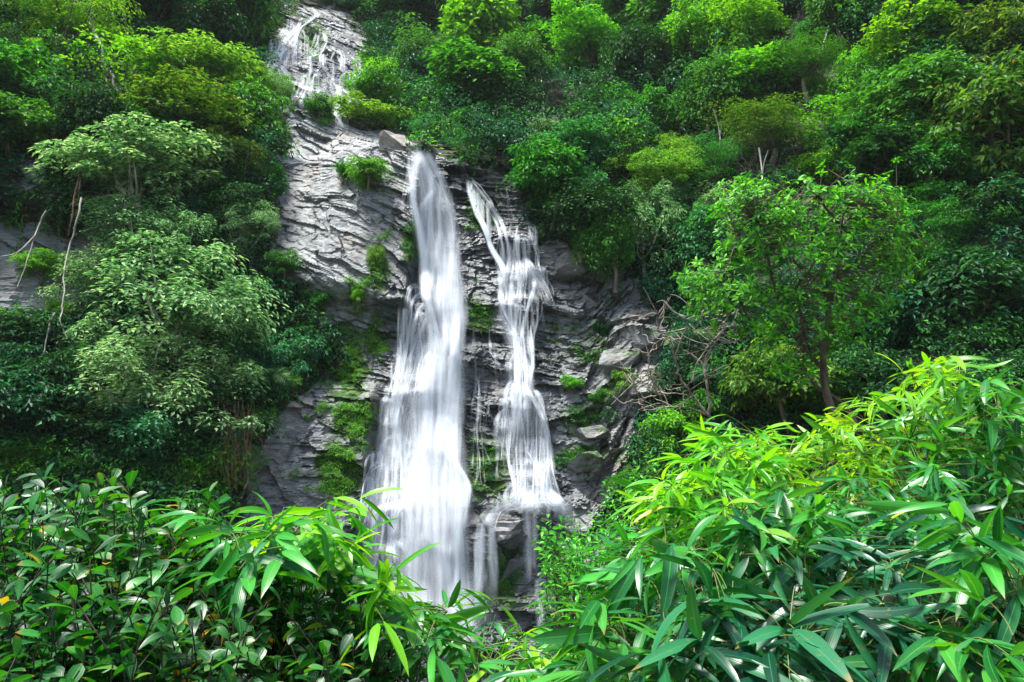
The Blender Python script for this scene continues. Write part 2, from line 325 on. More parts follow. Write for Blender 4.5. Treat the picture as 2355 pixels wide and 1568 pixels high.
MOSS = [(800, 850, 60, 110, .5), (810, 960, 60, 70, .5), (780, 1080, 60, 90, .55), (700, 1100, 60, 30, .2), (860, 780, 40, 60, .4), (870, 620, 30, 70, .45), (1100, 480, 40, 60, .4), (950, 560, 30, 60, .45),
        (1100, 730, 40, 60, .4), (1120, 1080, 70, 90, .45), (1160, 1330, 60, 100, .4), (1350, 800, 80, 50, .3), (1340, 960, 80, 50, .35), (1330, 1050, 70, 40, .4), (860, 420, 80, 40, .25), (790, 1000, 90, 160, .25),
        (1230, 740, 40, 20, .3), (730, 260, 50, 40, .3), (720, 90, 40, 60, .35), (700, 190, 80, 15, .25), (880, 520, 40, 60, .2), (1400, 700, 80, 80, .12), (670, 640, 80, 60, .12), (1300, 780, 70, 60, .25), (820, 680, 40, 80, .25)]
ms = np.zeros(U.shape)
for (u, v, a, b, k) in MOSS: ms = np.maximum(ms, k * np.exp(-(((U - u) / a) ** 2 + ((Vv - v) / b) ** 2) ** 1.2))
WP = [(930, 340), (1060, 370), (1200, 430), (1245, 560), (1290, 700), (1300, 850), (1290, 960), (1310, 1150), (1310, 1600), (780, 1600), (800, 1000), (880, 900), (860, 800), (870, 640), (920, 560)]
WP2 = [(640, 60), (720, 20), (850, 110), (820, 280), (780, 300), (660, 260)]
_du = 40 * fbm(X * .8, Z * .8, 3, 55); _dv = 40 * fbm(X * .8, Z * .8, 3, 56)
wt = sum(np.maximum(inpoly(U + _du + 30 * a, Vv + _dv + 30 * b, WP), inpoly(U + _du, Vv + _dv, WP2) * .85).astype(float) for a, b in ((0, 0), (1, 0), (-1, 0), (0, 1), (0, -1))) / 5
for nm, A in (("wet", wt), ("moss", ms), ("soil", 1 - RM)):
    at_ = me.attributes.new(nm, 'FLOAT', 'POINT'); at_.data.foreach_set("value", A.astype(np.float32).ravel())
tag(link("cliff", me, HILL), kind="structure")

# ------------------------------------------------------------------ ground sheet and pool
def gz(x, y):
    return -.15 + -5.4 * sst(3.5, 24, y) + .35 * fbm(x * .3, y * .3, 3, 90) + 1.2 * sst(6, 25, np.abs(x)) * sst(4, 12, y) + .05 * np.maximum(0, -y)*0
gx = axis([(-160, -30, 5), (-30, 30, .5), (30, 160, 5)]); gy = axis([(-160, -10, 5), (-10, 38, .5)])
X2, Y2 = np.meshgrid(gx, gy); GP = np.stack([X2, Y2, gz(X2, Y2)], -1); a, b = X2.shape; idx2 = np.arange(a * b).reshape(a, b)
SOIL, t_, N_ = newmat("soil"); nn = N_("TexNoise", Scale=3.0, Detail=6.0); rr_ = N_("ValToRGB"); ramp(rr_, [(.35, (.012, .014, .007)), (.6, (.04, .035, .018))]); pp = N_("BsdfPrincipled", Roughness=.95); oo = N_("OutputMaterial")
t_.links.new(nn.outputs[0], rr_.inputs[0]); t_.links.new(rr_.outputs[0], pp.inputs["Base Color"]); t_.links.new(pp.outputs[0], oo.inputs[0])
tag(link("ground", mesh_np("ground", GP.reshape(-1, 3), np.stack([idx2[:-1, :-1], idx2[:-1, 1:], idx2[1:, 1:], idx2[1:, :-1]], -1).reshape(-1, 4), True), SOIL), kind="structure")

# ------------------------------------------------------------------ water
def watermat(name, dens):
    m, t, N = newmat(name); L = t.links.new
    uv = N("UVMap"); sp = N("SeparateXYZ"); L(uv.outputs[0], sp.inputs[0]); g = N("NewGeometry")
    def M(op, a, b=None, c=None):
        n = N("Math", operation=op)
        for k, x in enumerate((a, b, c)):
            if x is None: continue
            if isinstance(x, (int, float)): n.inputs[k].default_value = x
            else: L(x, n.inputs[k])
        return n.outputs[0]
    at1 = N("Attribute"); at1.attribute_name = "across"; at2 = N("Attribute"); at2.attribute_name = "fade"; at3 = N("Attribute"); at3.attribute_name = "dens"
    e = M('POWER', M('SUBTRACT', 1, M('POWER', M('ABSOLUTE', M('MULTIPLY_ADD', at1.outputs["Fac"], 2, -1)), 2.0)), 1.5)
    cb = N("CombineXYZ"); L(M('MULTIPLY', sp.outputs[0], 7.0), cb.inputs[0]); L(M('MULTIPLY', sp.outputs[1], .32), cb.inputs[1]); L(M('MULTIPLY', g.outputs["Random Per Island"], 70), cb.inputs[2])
    ns = N("TexNoise", Scale=1.0, Detail=5.0, Roughness=.6, Distortion=.3); L(cb.outputs[0], ns.inputs[0])
    st = N("MapRange"); st.inputs["From Min"].default_value = .33; st.inputs["From Max"].default_value = .68; L(ns.outputs[0], st.inputs["Value"])
    a = M('MULTIPLY', M('MULTIPLY', e, M('MULTIPLY_ADD', st.outputs[0], .8, .2)), M('MULTIPLY', at2.outputs["Fac"], M('MULTIPLY', at3.outputs["Fac"], dens)))
    cl = N("Clamp"); L(a, cl.inputs[0]); cl.inputs["Max"].default_value = .97
    df = N("BsdfPrincipled", Roughness=.55); df.inputs["Base Color"].default_value = (.86, .91, .96, 1); df.inputs["Specular IOR Level"].default_value = .15
    tl = N("BsdfTranslucent"); tl.inputs[0].default_value = (.86, .91, .96, 1); mx = N("MixShader"); mx.inputs[0].default_value = .35; L(df.outputs[0], mx.inputs[1]); L(tl.outputs[0], mx.inputs[2])
    tp = N("BsdfTransparent"); m2 = N("MixShader"); L(cl.outputs[0], m2.inputs[0]); L(tp.outputs[0], m2.inputs[1]); L(mx.outputs[0], m2.inputs[2])
    o = N("OutputMaterial"); L(m2.outputs[0], o.inputs[0]); return m
WAT = watermat("falling_water", 1.0)
class Water:
    def __init__(s): s.V = []; s.F = []; s.uv = []; s.ac = []; s.fd = []; s.dn = []; s.n = 0
    def strand(s, uvp, wid, off=.15, dens=1., fade=(.06, .1), step=16, jit=0., seed=0, na=4):
        rng = np.random.RandomState(seed); P = curve([(a, b, 0) for a, b in uvp], 12)[:, :2]
        ln = np.concatenate([[0], np.cumsum(np.linalg.norm(np.diff(P, axis=0), axis=1))]); n = max(4, int(ln[-1] / step)); q = np.linspace(0, ln[-1], n)
        u = np.interp(q, ln, P[:, 0]) + jit * fbm(q * .02, q * 0 + seed, 3, 5); v = np.interp(q, ln, P[:, 1])
        H = hit2(u, v); y = H[:, 1] - off
        if n > 5:
            for i in range(1, n): y[i] = min(y[i], y[i - 1] + .05)
            ys = y.copy(); ys[1:-1] = np.minimum(y[1:-1], (y[:-2] + y[1:-1] + y[2:]) / 3); y = ys
        r = ray(u, v); Pw = CAM + r * ((y / r[:, 1])[:, None])
        wd = np.interp(np.linspace(0, 1, n), np.linspace(0, 1, len(wid)), wid) if not np.isscalar(wid) else np.full(n, float(wid))
        T = nrm(np.gradient(Pw, axis=0)); S = nrm(np.cross(T, np.array([0, -1., 0]))); S = np.where((S[:, :1] < 0), -S, S)
        a = np.linspace(-1, 1, na + 1)
        V = Pw[:, None] + S[:, None] * (a[None, :, None] * .5 * wd[:, None, None]) + np.array([0, 1., 0]) * (a[None, :, None] ** 2 * wd[:, None, None] * .12)
        k = na + 1; i = np.arange(n - 1)[:, None] * k; j = np.arange(na)[None]
        s.V.append(V.reshape(-1, 3)); s.F.append(np.stack([i + j, i + j + 1, i + k + j + 1, i + k + j], -1).reshape(-1, 4) + s.n); s.n += n * k
        lw = np.concatenate([[0], np.cumsum(np.linalg.norm(np.diff(Pw, axis=0), axis=1))])
        s.uv.append(np.stack([a[None] * .5 * wd[:, None], np.broadcast_to(lw[:, None], (n, k))], -1).reshape(-1, 2))
        s.ac.append(np.broadcast_to((a * .5 + .5)[None], (n, k)).ravel()); tt = np.linspace(0, 1, n)
        f = np.minimum(1, tt / max(fade[0], 1e-3)) * np.minimum(1, (1 - tt) / max(fade[1], 1e-3)); s.fd.append(np.repeat(f, k)); s.dn.append(np.full(n * k, dens))
    def flow(s, tab, n, v0r, lenr, wr, dens, off, vend, seed, pull=1.5, swirl=1.0, na=2, t0=.08, t1=.2, ds=.10, smooth=True):
        """water running down the rock from many starting points, turned aside by the relief it crosses"""
        rng = np.random.RandomState(seed); T = np.array(tab, float); E = hit((T[:, 1] + T[:, 2]) / 2, T[:, 0], D0); o_ = np.argsort(E[:, 2]); E = E[o_]; T2 = T[o_]
        dpx = (E - CAM) @ FW / F; xl = E[:, 0] - (T2[:, 2] - T2[:, 1]) / 2 * dpx; xr = E[:, 0] + (T2[:, 2] - T2[:, 1]) / 2 * dpx
        v0 = rng.uniform(*v0r, n); zv = np.interp(v0, T[:, 0], E[np.argsort(o_), 2]); v1 = np.minimum(vend + rng.uniform(-26, 10, n), v0 + rng.uniform(*lenr, n)); v1 = np.maximum(v1, v0 + 12); z1 = np.interp(v1, T[:, 0], E[np.argsort(o_), 2])
        z = zv.copy(); a = rng.rand(n); x = np.interp(z, E[:, 2], xl) * (1 - a) + np.interp(z, E[:, 2], xr) * a; y = D(x, z) - off; vx = np.zeros(n); P = []; m = int((zv - z1).max() / ds) + 2
        for k in range(m):
            d = D(x, z) - off; touch = d <= y + .03; y = np.minimum(y + .012, d); P.append(np.stack([x, y, z], -1)); e = .09
            gx = (D(x + e, z) - D(x - e, z)) / (2 * e); gz_ = np.clip((D(x, z + e) - D(x, z - e)) / (2 * e), 0, 2.5)
            l = np.interp(z, E[:, 2], xl); r = np.interp(z, E[:, 2], xr); pl = np.where(x < l, l - x, 0) + np.where(x > r, r - x, 0)
            vx = np.where(touch, .80 * vx + swirl * .16 * np.clip(gx, -2, 2) * (.15 + gz_), vx * .98) + pull * .05 * pl; vx = np.clip(vx, -.7, .7); x = x + vx * ds; z = z - ds
        P = np.stack(P, 1); Q = P.copy()
        for _ in range(2): Q[:, 1:-1] = (Q[:, :-2] + 2 * Q[:, 1:-1] + Q[:, 2:]) / 4
        yy = P[..., 1]; yp = np.pad(yy, ((0, 0), (8, 8)), mode='edge'); mn = np.min([yp[:, q:q + m] for q in range(17)], 0); mp_ = np.pad(mn, ((0, 0), (8, 8)), mode='edge'); Q[..., 1] = np.mean([mp_[:, q:q + m] for q in range(17)], 0) if smooth else np.minimum(Q[..., 1], yy); wd = rng.uniform(*wr, n); dn = rng.uniform(*dens, n); L_ = zv - z1; k = na + 1; aa = np.linspace(-1, 1, k)
        t = (zv[:, None] - Q[..., 2]) / L_[:, None]; fd = np.clip(np.minimum(t / t0, (1 - t) / t1), 0, 1); W_ = wd[:, None] * (.75 + .5 * t) * (1 + .35 * np.sin(t * 9 + a[:, None] * 40))
        V = Q[:, :, None] + np.array([1., 0, 0]) * (aa[None, None, :, None] * .5 * W_[..., None, None]) + np.array([0, 1., 0]) * (aa[None, None, :, None] ** 2 * W_[..., None, None] * .1)
        i = (np.arange(n)[:, None, None] * m + np.arange(m - 1)[None, :, None]) * k; j = np.arange(na)[None, None]; Fc = np.stack([i + j, i + j + 1, i + k + j + 1, i + k + j], -1); keep = (fd[:, :-1] > 0) | (fd[:, 1:] > 0); Fc = Fc[keep].reshape(-1, 4)
        us, inv = np.unique(Fc, return_inverse=True); V = V.reshape(-1, 3)[us]; s.V.append(V); s.F.append(inv.reshape(Fc.shape) + s.n); s.n += len(V)
        s.uv.append(np.stack([np.broadcast_to(aa * .5, (n, m, k)) * W_[..., None], np.broadcast_to((zv[:, None] - Q[..., 2])[..., None], (n, m, k))], -1).reshape(-1, 2)[us])
        s.ac.append(np.broadcast_to(aa * .5 + .5, (n, m, k)).reshape(-1)[us]); s.fd.append(np.broadcast_to(fd[..., None], (n, m, k)).reshape(-1)[us]); s.dn.append(np.broadcast_to(dn[:, None, None], (n, m, k)).reshape(-1)[us])
    def obj(s, name, label):
        me = mesh_np(name, np.concatenate(s.V), np.concatenate(s.F), True, np.concatenate(s.uv))
        for nm, A in (("across", s.ac), ("fade", s.fd), ("dens", s.dn)):
            x = me.attributes.new(nm, 'FLOAT', 'POINT'); x.data.foreach_set("value", np.concatenate(A).astype(np.float32))
        o = link(name, me, WAT); tag(o, label, None, None, "structure"); return o
def env(table, v): T = np.array(table, float); return np.interp(v, T[:, 0], T[:, 1]), np.interp(v, T[:, 0], T[:, 2])
rs = np.random.RandomState(7)
MAIN = [(348, 945, 985), (400, 950, 1022), (460, 962, 1045), (600, 975, 1060), (700, 990, 1068), (760, 995, 1062), (850, 968, 1060), (1000, 955, 1060), (1150, 948, 1065), (1300, 948, 1075), (1520, 955, 1085)]
HALO = [(640, 950, 1060), (700, 926, 1072), (800, 915, 1066), (900, 893, 1064), (1000, 880, 1065), (1060, 862, 1065), (1150, 838, 1072), (1300, 834, 1096), (1520, 860, 1100)]
W1 = Water()
def fill(W, tab, n, v0r, lenr, wr, dens, off, vmax=1520, jit=12, step=18):
    for k in range(n):
        a = rs.rand(); v0 = rs.uniform(*v0r); v1 = min(vmax, v0 + rs.uniform(*lenr)); vs = np.linspace(v0, v1, 7); l, r = env(tab, vs)
        W.strand(list(zip(l + (r - l) * np.clip(a + np.cumsum(rs.randn(7)) * .02, 0, 1), vs)), rs.uniform(*wr), rs.uniform(*off), rs.uniform(*dens), (.05, .12), step, jit, rs.randint(9999))
vs = np.linspace(345, 1515, 17)
for k, a in enumerate(np.linspace(.12, .88, 9)):
    l, r = env(MAIN, vs); W1.strand(list(zip(l + (r - l) * a, vs)), [.45, .55, .75, .85, 1.0, 1.0, 1.1, 1.2], .3 + .08 * (k % 3), .62, (.01, .03), 20, 6, k)
W1.flow(MAIN, 150, (346, 700), (300, 1100), (.2, .6), (.08, .34), .45, 1500, 1, 8, .25)
W1.flow(MAIN, 90, (650, 1200), (200, 500), (.15, .6), (.1, .4), .6, 1500, 2, 8, .3)
W1.flow(HALO, 60, (660, 1150), (100, 380), (.05, .22), (.15, .75), .12, 1510, 3, 6, 1.1)
W1.flow(HALO, 50, (1000, 1350), (100, 300), (.05, .24), (.15, .7), .12, 1510, 4, 6, 1.1)
W1.flow(HALO, 30, (650, 1250), (250, 700), (.7, 1.6), (.08, .22), .25, 1510, 5, 2, .3, 4)
W1.flow([(1300, 880, 1090), (1520, 860, 1110)], 16, (1300, 1400), (90, 180), (1.4, 2.6), (.10, .2), .7, 1515, 15, 2, .2, 4, .4, .3)
for pts, wd, dn in (([(1040, 640), (990, 665), (950, 690), (938, 740), (925, 830), (905, 900), (895, 960)], .25, .9), ([(960, 650), (944, 665), (940, 700)], .1, .7), ([(985, 700), (962, 715), (940, 790), (930, 880)], .3, .8),
                    ([(1010, 705), (975, 745), (955, 800), (930, 900), (915, 980), (905, 1100)], .35, .9), ([(1060, 745), (1020, 780), (985, 830), (975, 900)], .6, .9), ([(1000, 870), (945, 870), (920, 900), (900, 980)], .2, .8),
                    ([(975, 950), (940, 960), (935, 1020), (925, 1100)], .2, .8), ([(915, 1000), (885, 1010), (870, 1060), (855, 1120), (838, 1180), (836, 1260)], .2, .9), ([(880, 1060), (850, 1080), (838, 1130), (834, 1200)], .12, .8),
                    ([(960, 1160), (905, 1163), (870, 1180), (862, 1240), (858, 1330)], .3, .95), ([(950, 1162), (915, 1170), (900, 1220), (895, 1320)], .35, .9), ([(900, 1240), (930, 1262), (945, 1310), (950, 1400)], .25, .8),
                    ([(1063, 1230), (1040, 1250), (1035, 1330)], .15, .6), ([(940, 390), (934, 440), (930, 490)], .1, .5)):
    for k in range(6):
        sx_, sy_ = rs.uniform(-16, 16), rs.uniform(-8, 8); W1.strand([(a + sx_ * i_ / len(pts) + rs.uniform(-4, 4), b + sy_) for i_, (a, b) in enumerate(pts)], wd * rs.uniform(.25, .8), .10 + .05 * k, dn * .6, (.05, .15), 9, 6, rs.randint(999))
W2 = Water()
SEC = [(415, 1072, 1084), (460, 1088, 1112), (520, 1115, 1160), (580, 1140, 1185), (640, 1152, 1230), (690, 1150, 1265), (715, 1160, 1240), (760, 1180, 1222), (800, 1188, 1218), (860, 1178, 1225), (900, 1165, 1240), (1000, 1165, 1255), (1080, 1175, 1270), (1150, 1175, 1288), (1170, 1170, 1295)]
def sfill(n, v0r, lenr, wr, dens): fill(W2, SEC, n, v0r, lenr, wr, dens, (.1, .4), 1170, 8, 12)
W2.flow(SEC, 50, (416, 480), (90, 230), (.08, .3), (.25, .7), .15, 1168, 6, 8, .2)
W2.flow(SEC, 70, (520, 680), (50, 180), (.05, .2), (.12, .6), .08, 1168, 7, 8, .7, smooth=False)
W2.flow(SEC, 45, (690, 830), (60, 260), (.06, .22), (.15, .65), .10, 1168, 8, 8, .6)
W2.flow([(740, 1085, 1150), (900, 1080, 1165), (1110, 1085, 1165)], 18, (740, 1050), (30, 130), (.05, .2), (.1, .4), .08, 1110, 40, 6, .8, smooth=False)
W2.flow(SEC, 62, (840, 1080), (60, 240), (.04, .18), (.12, .6), .08, 1172, 9, 5, .9)
W1.flow([(700, 922, 965), (900, 890, 950), (1060, 858, 945), (1150, 834, 940), (1510, 850, 940)], 60, (690, 1250), (80, 300), (.08, .35), (.12, .45), .1, 1510, 16, 6, .7, smooth=False)
W2.flow(SEC, 10, (560, 1000), (150, 300), (.4, .9), (.06, .16), .2, 1170, 10, 3, .3, 4)
W2.flow([(1120, 1150, 1290), (1172, 1110, 1300), (1185, 1105, 1300)], 24, (1120, 1165), (20, 60), (.1, .5), (.15, .5), .15, 1185, 14, 1, 1.5)
for k_, (tb, n_) in enumerate((([(1165, 1122, 1142), (1400, 1122, 1140)], 12), ([(1160, 1206, 1234), (1340, 1208, 1228)], 16), ([(1320, 1226, 1248), (1495, 1230, 1248)], 12), ([(1185, 1095, 1116), (1300, 1090, 1108), (1440, 1066, 1094)], 22))):
    W2.flow(tb, n_, (tb[0][0], tb[0][0] + 60), (80, 260), (.12, .38), (.08, .4), .1, tb[-1][0], 30 + k_, 8, .15)
for pts, wd, dn, n in (([(1080, 418), (1105, 445), (1130, 480), (1150, 520), (1162, 560), (1165, 600), (1155, 650)], [.15, .3, .4, .3], .9, 6), ([(1190, 520), (1185, 570), (1195, 640), (1190, 700)], .25, .7, 4), ([(1218, 525), (1232, 580), (1240, 620), (1260, 660), (1268, 690)], .14, .9, 4),
                       ([(1153, 640), (1150, 690), (1162, 730), (1180, 770), (1195, 830), (1200, 900)], .22, .95, 5), ([(1232, 650), (1210, 720), (1200, 770), (1196, 830), (1190, 890)], .22, .95, 5), ([(1190, 600), (1230, 630), (1262, 690)], .15, .7, 3),
                       ([(1200, 890), (1168, 915), (1162, 980), (1160, 1060)], .18, .85, 4), ([(1200, 880), (1235, 930), (1255, 1000), (1265, 1080), (1285, 1160)], .3, .85, 6), ([(1215, 1040), (1245, 1090), (1262, 1150), (1290, 1165)], .25, .9, 4),
                       ([(1255, 1120), (1200, 1130), (1165, 1160)], .12, .8, 3), ([(1295, 1162), (1230, 1158), (1170, 1165), (1125, 1185), (1108, 1215)], .55, .45, 5), ([(1250, 1100), (1262, 1135), (1285, 1165), (1310, 1178)], 1.0, .5, 6), ([(1200, 1110), (1215, 1150), (1240, 1172)], .9, .45, 5), ([(1180, 1165), (1140, 1190), (1128, 1230)], .1, .6, 1),
                       ([(1250, 700), (1250, 745)], .12, .5, 3), ([(1150, 1040), (1165, 1070), (1150, 1090)], .08, .5, 2),
                       ([(1100, 860), (1103, 920), (1100, 1000), (1105, 1060), (1102, 1110)], .12, .6, 3), ([(1136, 790), (1138, 860), (1135, 930)], .06, .5, 2), ([(1165, 430), (1172, 500)], .1, .35, 3), ([(1060, 370), (1075, 415)], .15, .3, 2), ([(1205, 545), (1210, 600), (1205, 660)], .18, .7, 4), ([(1175, 495), (1180, 520)], .2, .3, 2)):
    for k in range(n + 2):
        sx_, sy_ = rs.uniform(-14, 14), rs.uniform(-12, 12); W2.strand([(a + sx_ * i_ / len(pts) + rs.uniform(-4, 4), b + sy_) for i_, (a, b) in enumerate(pts)], [q * .5 for q in wd] if not np.isscalar(wd) else wd * rs.uniform(.25, .8), .08 + .04 * k, dn * .6, (.05, .12), 9, 5, rs.randint(999))
def fan(W, cx, cy, w_, h_, k_=1.):
    u0 = (cx / 1.425 + 600) / 1.0875; v0 = (cy / 1.425 + 500) / 1.0875; w_ = w_ / 1.55; h_ = h_ / 1.55; n = int(5 + w_ / 5)
    for q in range(n):
        a = rs.uniform(-1, 1); e = rs.uniform(.55, 1.25); o = a * w_ / 2; dv = abs(a) * w_ * .16; j = rs.randn() * 2
        W.strand([(u0 + o * .25, v0 - 2 + j), (u0 + o * .62, v0 + dv * .5 + j), (u0 + o * .95, v0 + dv + .10 * h_ + j), (u0 + o * 1.05, v0 + dv + .5 * h_ * e), (u0 + o * 1.08 + rs.randn() * 2, v0 + dv + h_ * e)], [.22, .16, .16, .24, .34], .10 + .12 * rs.rand(), k_ * rs.uniform(.3, .75), (.03, .6), 7, 2, rs.randint(9999), 3)
for f in ((650,510,80,150),(592,385,26,170),(690,372,100,170),(640,400,60,170),(720,540,170,220),(655,660,100,150),(540,705,90,170),(700,820,130,180),(560,830,90,180),(590,1070,190,240),(750,1150,90,210),(595,1200,70,140),(480,900,70,180),(455,985,46,210),(745,360,110,170),(615,300,60,90),(630,900,120,180),(520,1000,80,160),(510,1130,80,160),(640,1370,220,90),(680,1240,100,150),(570,620,60,120)): fan(W1, *f, .85)
for f in ((1000,130,60,120),(1000,210,100,130),(955,300,60,100),(1015,250,150,110),(985,370,70,110),(990,560,100,120),(980,650,80,200),(1035,680,120,230),(960,750,110,130),(1020,850,60,160),(1065,850,100,200),(1000,1010,120,70),(1080,1035,150,80),(1045,90,40,120),(1070,240,60,110),(1040,930,110,140),(950,700,60,160)): fan(W2, *f, .75)
W1.obj("waterfall", "tall main waterfall, widest and whitest, plunging down the centre of the cliff")
W2.obj("waterfall", "narrower second waterfall stepping down right of the main fall and spreading over a ledge at its foot")
W3 = Water()
for pts, wd, dn, n in (([(735, 30), (715, 45), (680, 70), (655, 95), (645, 130), (640, 165)], .5, .9, 6), ([(735, 30), (700, 55), (685, 80), (675, 120), (672, 160)], .4, .9, 5), ([(700, 52), (660, 85), (655, 130), (652, 165)], .6, .7, 5), ([(655, 95), (634, 125), (632, 160)], .5, .5, 4),
                       ([(740, 70), (748, 95), (740, 120), (742, 160)], .5, .8, 4), ([(772, 112), (785, 125), (788, 160)], .35, .8, 4), ([(735, 28), (725, 40)], .5, .9, 4), ([(640, 165), (660, 185), (700, 195)], .8, .5, 4), ([(725, 165), (720, 200), (718, 228)], .3, .6, 4), ([(775, 195), (778, 220), (780, 245)], .7, .8, 5),
                       ([(755, 250), (775, 265), (790, 292)], .45, .95, 6), ([(695, 205), (690, 228)], .3, .5, 3), ([(775, 240), (770, 262)], 1.2, .25, 4), ([(830, 115), (828, 150), (826, 180)], .6, .25, 4), ([(645, 150), (665, 180)], 1.0, .5, 4), ([(700, 185), (760, 200), (800, 210)], .6, .35, 4), ([(748, 160), (780, 190)], .5, .35, 3),
                       ([(738, 340), (736, 400), (735, 430)], .5, .16, 4), ([(745, 540), (745, 600)], .3, .2, 3), ([(745, 470), (748, 530)], .4, .14, 3)):
    for k in range(n + 2):
        sx_, sy_ = rs.uniform(-8, 8), rs.uniform(-4, 4); W3.strand([(a + sx_ * i_ / len(pts) + rs.uniform(-3, 3), b + sy_) for i_, (a, b) in enumerate(pts)], wd * rs.uniform(.2, .55), .12 + .05 * k, dn * .62, (.08, .2), 7, 5, rs.randint(999))
UPC = [(60, 672, 700), (90, 650, 690), (130, 636, 682), (165, 632, 680), (200, 650, 720), (228, 690, 730)]
W3.flow(UPC, 34, (45, 150), (40, 110), (.12, .5), (.12, .5), .12, 226, 12, 3, .4)
UPD = [(80, 735, 748), (120, 730, 790), (165, 725, 800), (200, 700, 810), (250, 690, 790), (290, 775, 800)]
W3.flow(UPD, 34, (80, 240), (25, 80), (.12, .5), (.1, .45), .12, 285, 13, 3, .4)
for (u_, v_, w_, h_) in ((655,95,50,75),(690,72,40,90),(742,122,18,40),(785,127,20,40),(660,168,70,35),(720,200,36,34),(775,205,60,42),(782,262,36,34),(740,168,60,30),(800,165,40,34)): fan(W3, (u_ * 1.0875 - 600) * 1.425, (v_ * 1.0875 - 500) * 1.425, w_ * 1.55, h_ * 1.55, .6)
W3.obj("waterfall", "small upper cascade trickling over ledges high up the gully at top left of centre")
POOLM, t_, N_ = newmat("pool_water"); pp = N_("BsdfPrincipled", Roughness=.15); pp.inputs["Base Color"].default_value = (.05, .09, .08, 1); nn = N_("TexNoise", Scale=4.0, Detail=4.0); bb = N_("Bump", Strength=.6, Distance=.1); oo = N_("OutputMaterial")
t_.links.new(nn.outputs[0], bb.inputs["Height"]); t_.links.new(bb.outputs[0], pp.inputs["Normal"]); t_.links.new(pp.outputs[0], oo.inputs[0])
ax_ = np.linspace(0, 2 * pi, 40, endpoint=False); rx = 6 + .8 * np.sin(3 * ax_ + 1) + .5 * np.sin(7 * ax_); Vp = np.stack([-2 + rx * np.cos(ax_), 27.5 + rx * .6 * np.sin(ax_), np.full(40, -4.9)], -1)
Vp = np.vstack([[[-2, 27.5, -4.9]], Vp]); tag(link("water", mesh_np("water", Vp, np.array([[0, 1 + k, 1 + (k + 1) % 40] for k in range(40)])), POOLM), kind="structure")
# ================================================================== vegetation
def crown_mesh(name, seed, rx, ry, rz, nc, nl, Lf, cr, flat=.6, droop=.25, wr=.42, spread=.9, up=.8, hc=None, down=.35):
    rng = np.random.RandomState(seed); hc = hc if hc is not None else rz * 1.05
    d = nrm(rng.randn(nc, 3)); d[:, 2] = np.abs(d[:, 2]) * np.where(rng.rand(nc) < .7, 1, -1); q = rng.rand(nc) ** .45
    lob = 1 + .28 * np.sin(3 * np.arctan2(d[:, 1], d[:, 0]) + seed) * rng.rand(nc)
    Cc = d * np.array([rx, ry, rz]) * (q * lob * spread)[:, None]; Cc[:, 2] += hc
    R = cr * rng.uniform(.55, 1.35, nc)
    n = nc * nl; ci = np.repeat(np.arange(nc), nl)
    e = nrm(rng.randn(n, 3)); e[:, 2] = np.where((e[:, 2] < 0) & (rng.rand(n) < .6), -e[:, 2], e[:, 2])
    rr = R[ci] * (.45 + .6 * rng.rand(n)); off = e * rr[:, None] * np.array([1, 1, flat]); off[:, 2] -= droop * (off[:, 0] ** 2 + off[:, 1] ** 2) / R[ci]
    P = Cc[ci] + off; out = nrm(Cc - np.array([0, 0, hc * .8]))[ci]
    N = nrm(e * .5 + out * .35 + np.array([0, 0, up]) + rng.randn(n, 3) * .35); Dr = e * np.array([1, 1, .3]) + out * .3 + rng.randn(n, 3) * .6 + np.array([0, 0, -down]); Dr = Dr - (Dr * N).sum(1, keepdims=True) * N
    L = Lf * rng.uniform(.6, 1.3, n); V, Fc = leaves(P, Dr, N, L, L * wr); return mesh_np(name, V, Fc), Cc, hc
def trunk_mesh(seed, Cc, hc, r0, k=16):
    rng = np.random.RandomState(seed); m = MB(); top = np.array([rng.randn() * .15, rng.randn() * .15, hc * 1.25])
    T = curve([(0, 0, -.9), (rng.randn() * .08, rng.randn() * .08, hc * .3), (rng.randn() * .15, 0, hc * .8), top], 5); m.tube(T, np.linspace(r0, r0 * .35, len(T)), 7)
    for c in Cc[rng.permutation(len(Cc))[:k]]:
        b = T[rng.randint(len(T) // 3, len(T) - 2)]; md = (b + c) / 2 + np.array([0, 0, -.12 * np.linalg.norm(c - b)]) + rng.randn(3) * .08
        Q = curve([b, md, c], 4); m.tube(Q, np.linspace(r0 * .38, r0 * .08, len(Q)), 4)
    return mesh_np("trunk", np.concatenate(m.V), np.concatenate(m.Fq), True)
PR = {}
def proto(key, rx, rz, nc, nl, Lf, cr, r0=.12, nseed=2, **k):
    for s in range(nseed):
        me, Cc, hc = crown_mesh("crown", hash_(key) + s, rx, rx * .9, rz, nc, nl, Lf, cr, **k); me.materials.append(G['mid'])
        tm = trunk_mesh(s + 5, Cc, hc, r0); tm.materials.append(BK); PR.setdefault(key, []).append((me, tm, rx, rz, hc))
def hash_(s): return sum(ord(c) * (i + 3) for i, c in enumerate(s)) % 5000
proto('broad', 2, 1.7, 95, 62, .25, .50)
proto('dense', 2, 1.8, 130, 55, .19, .40, flat=.75)
proto('feather', 2, 1.5, 120, 110, .11, .42, wr=.3, flat=.45, droop=.4)
proto('layer', 2, 1.7, 130, 75, .16, .40, flat=.5, droop=.5, up=1.0)
proto('column', 1.1, 2.6, 100, 52, .23, .38, flat=1.0, droop=.6, down=1.0, up=.5)
proto('drape', 1.8, 2.0, 95, 66, .21, .42, flat=1.3, droop=1.2, down=1.3, up=.4)
proto('finedrape', 2, 2.0, 120, 95, .135, .40, flat=.9, droop=.8, down=.8, up=.8)
proto('bush', 1.6, 1.0, 60, 75, .17, .42, r0=.07, hc=.8)
proto('loose', 2, 1.6, 42, 60, .2, .42, flat=.5, spread=1.05)
used = {}
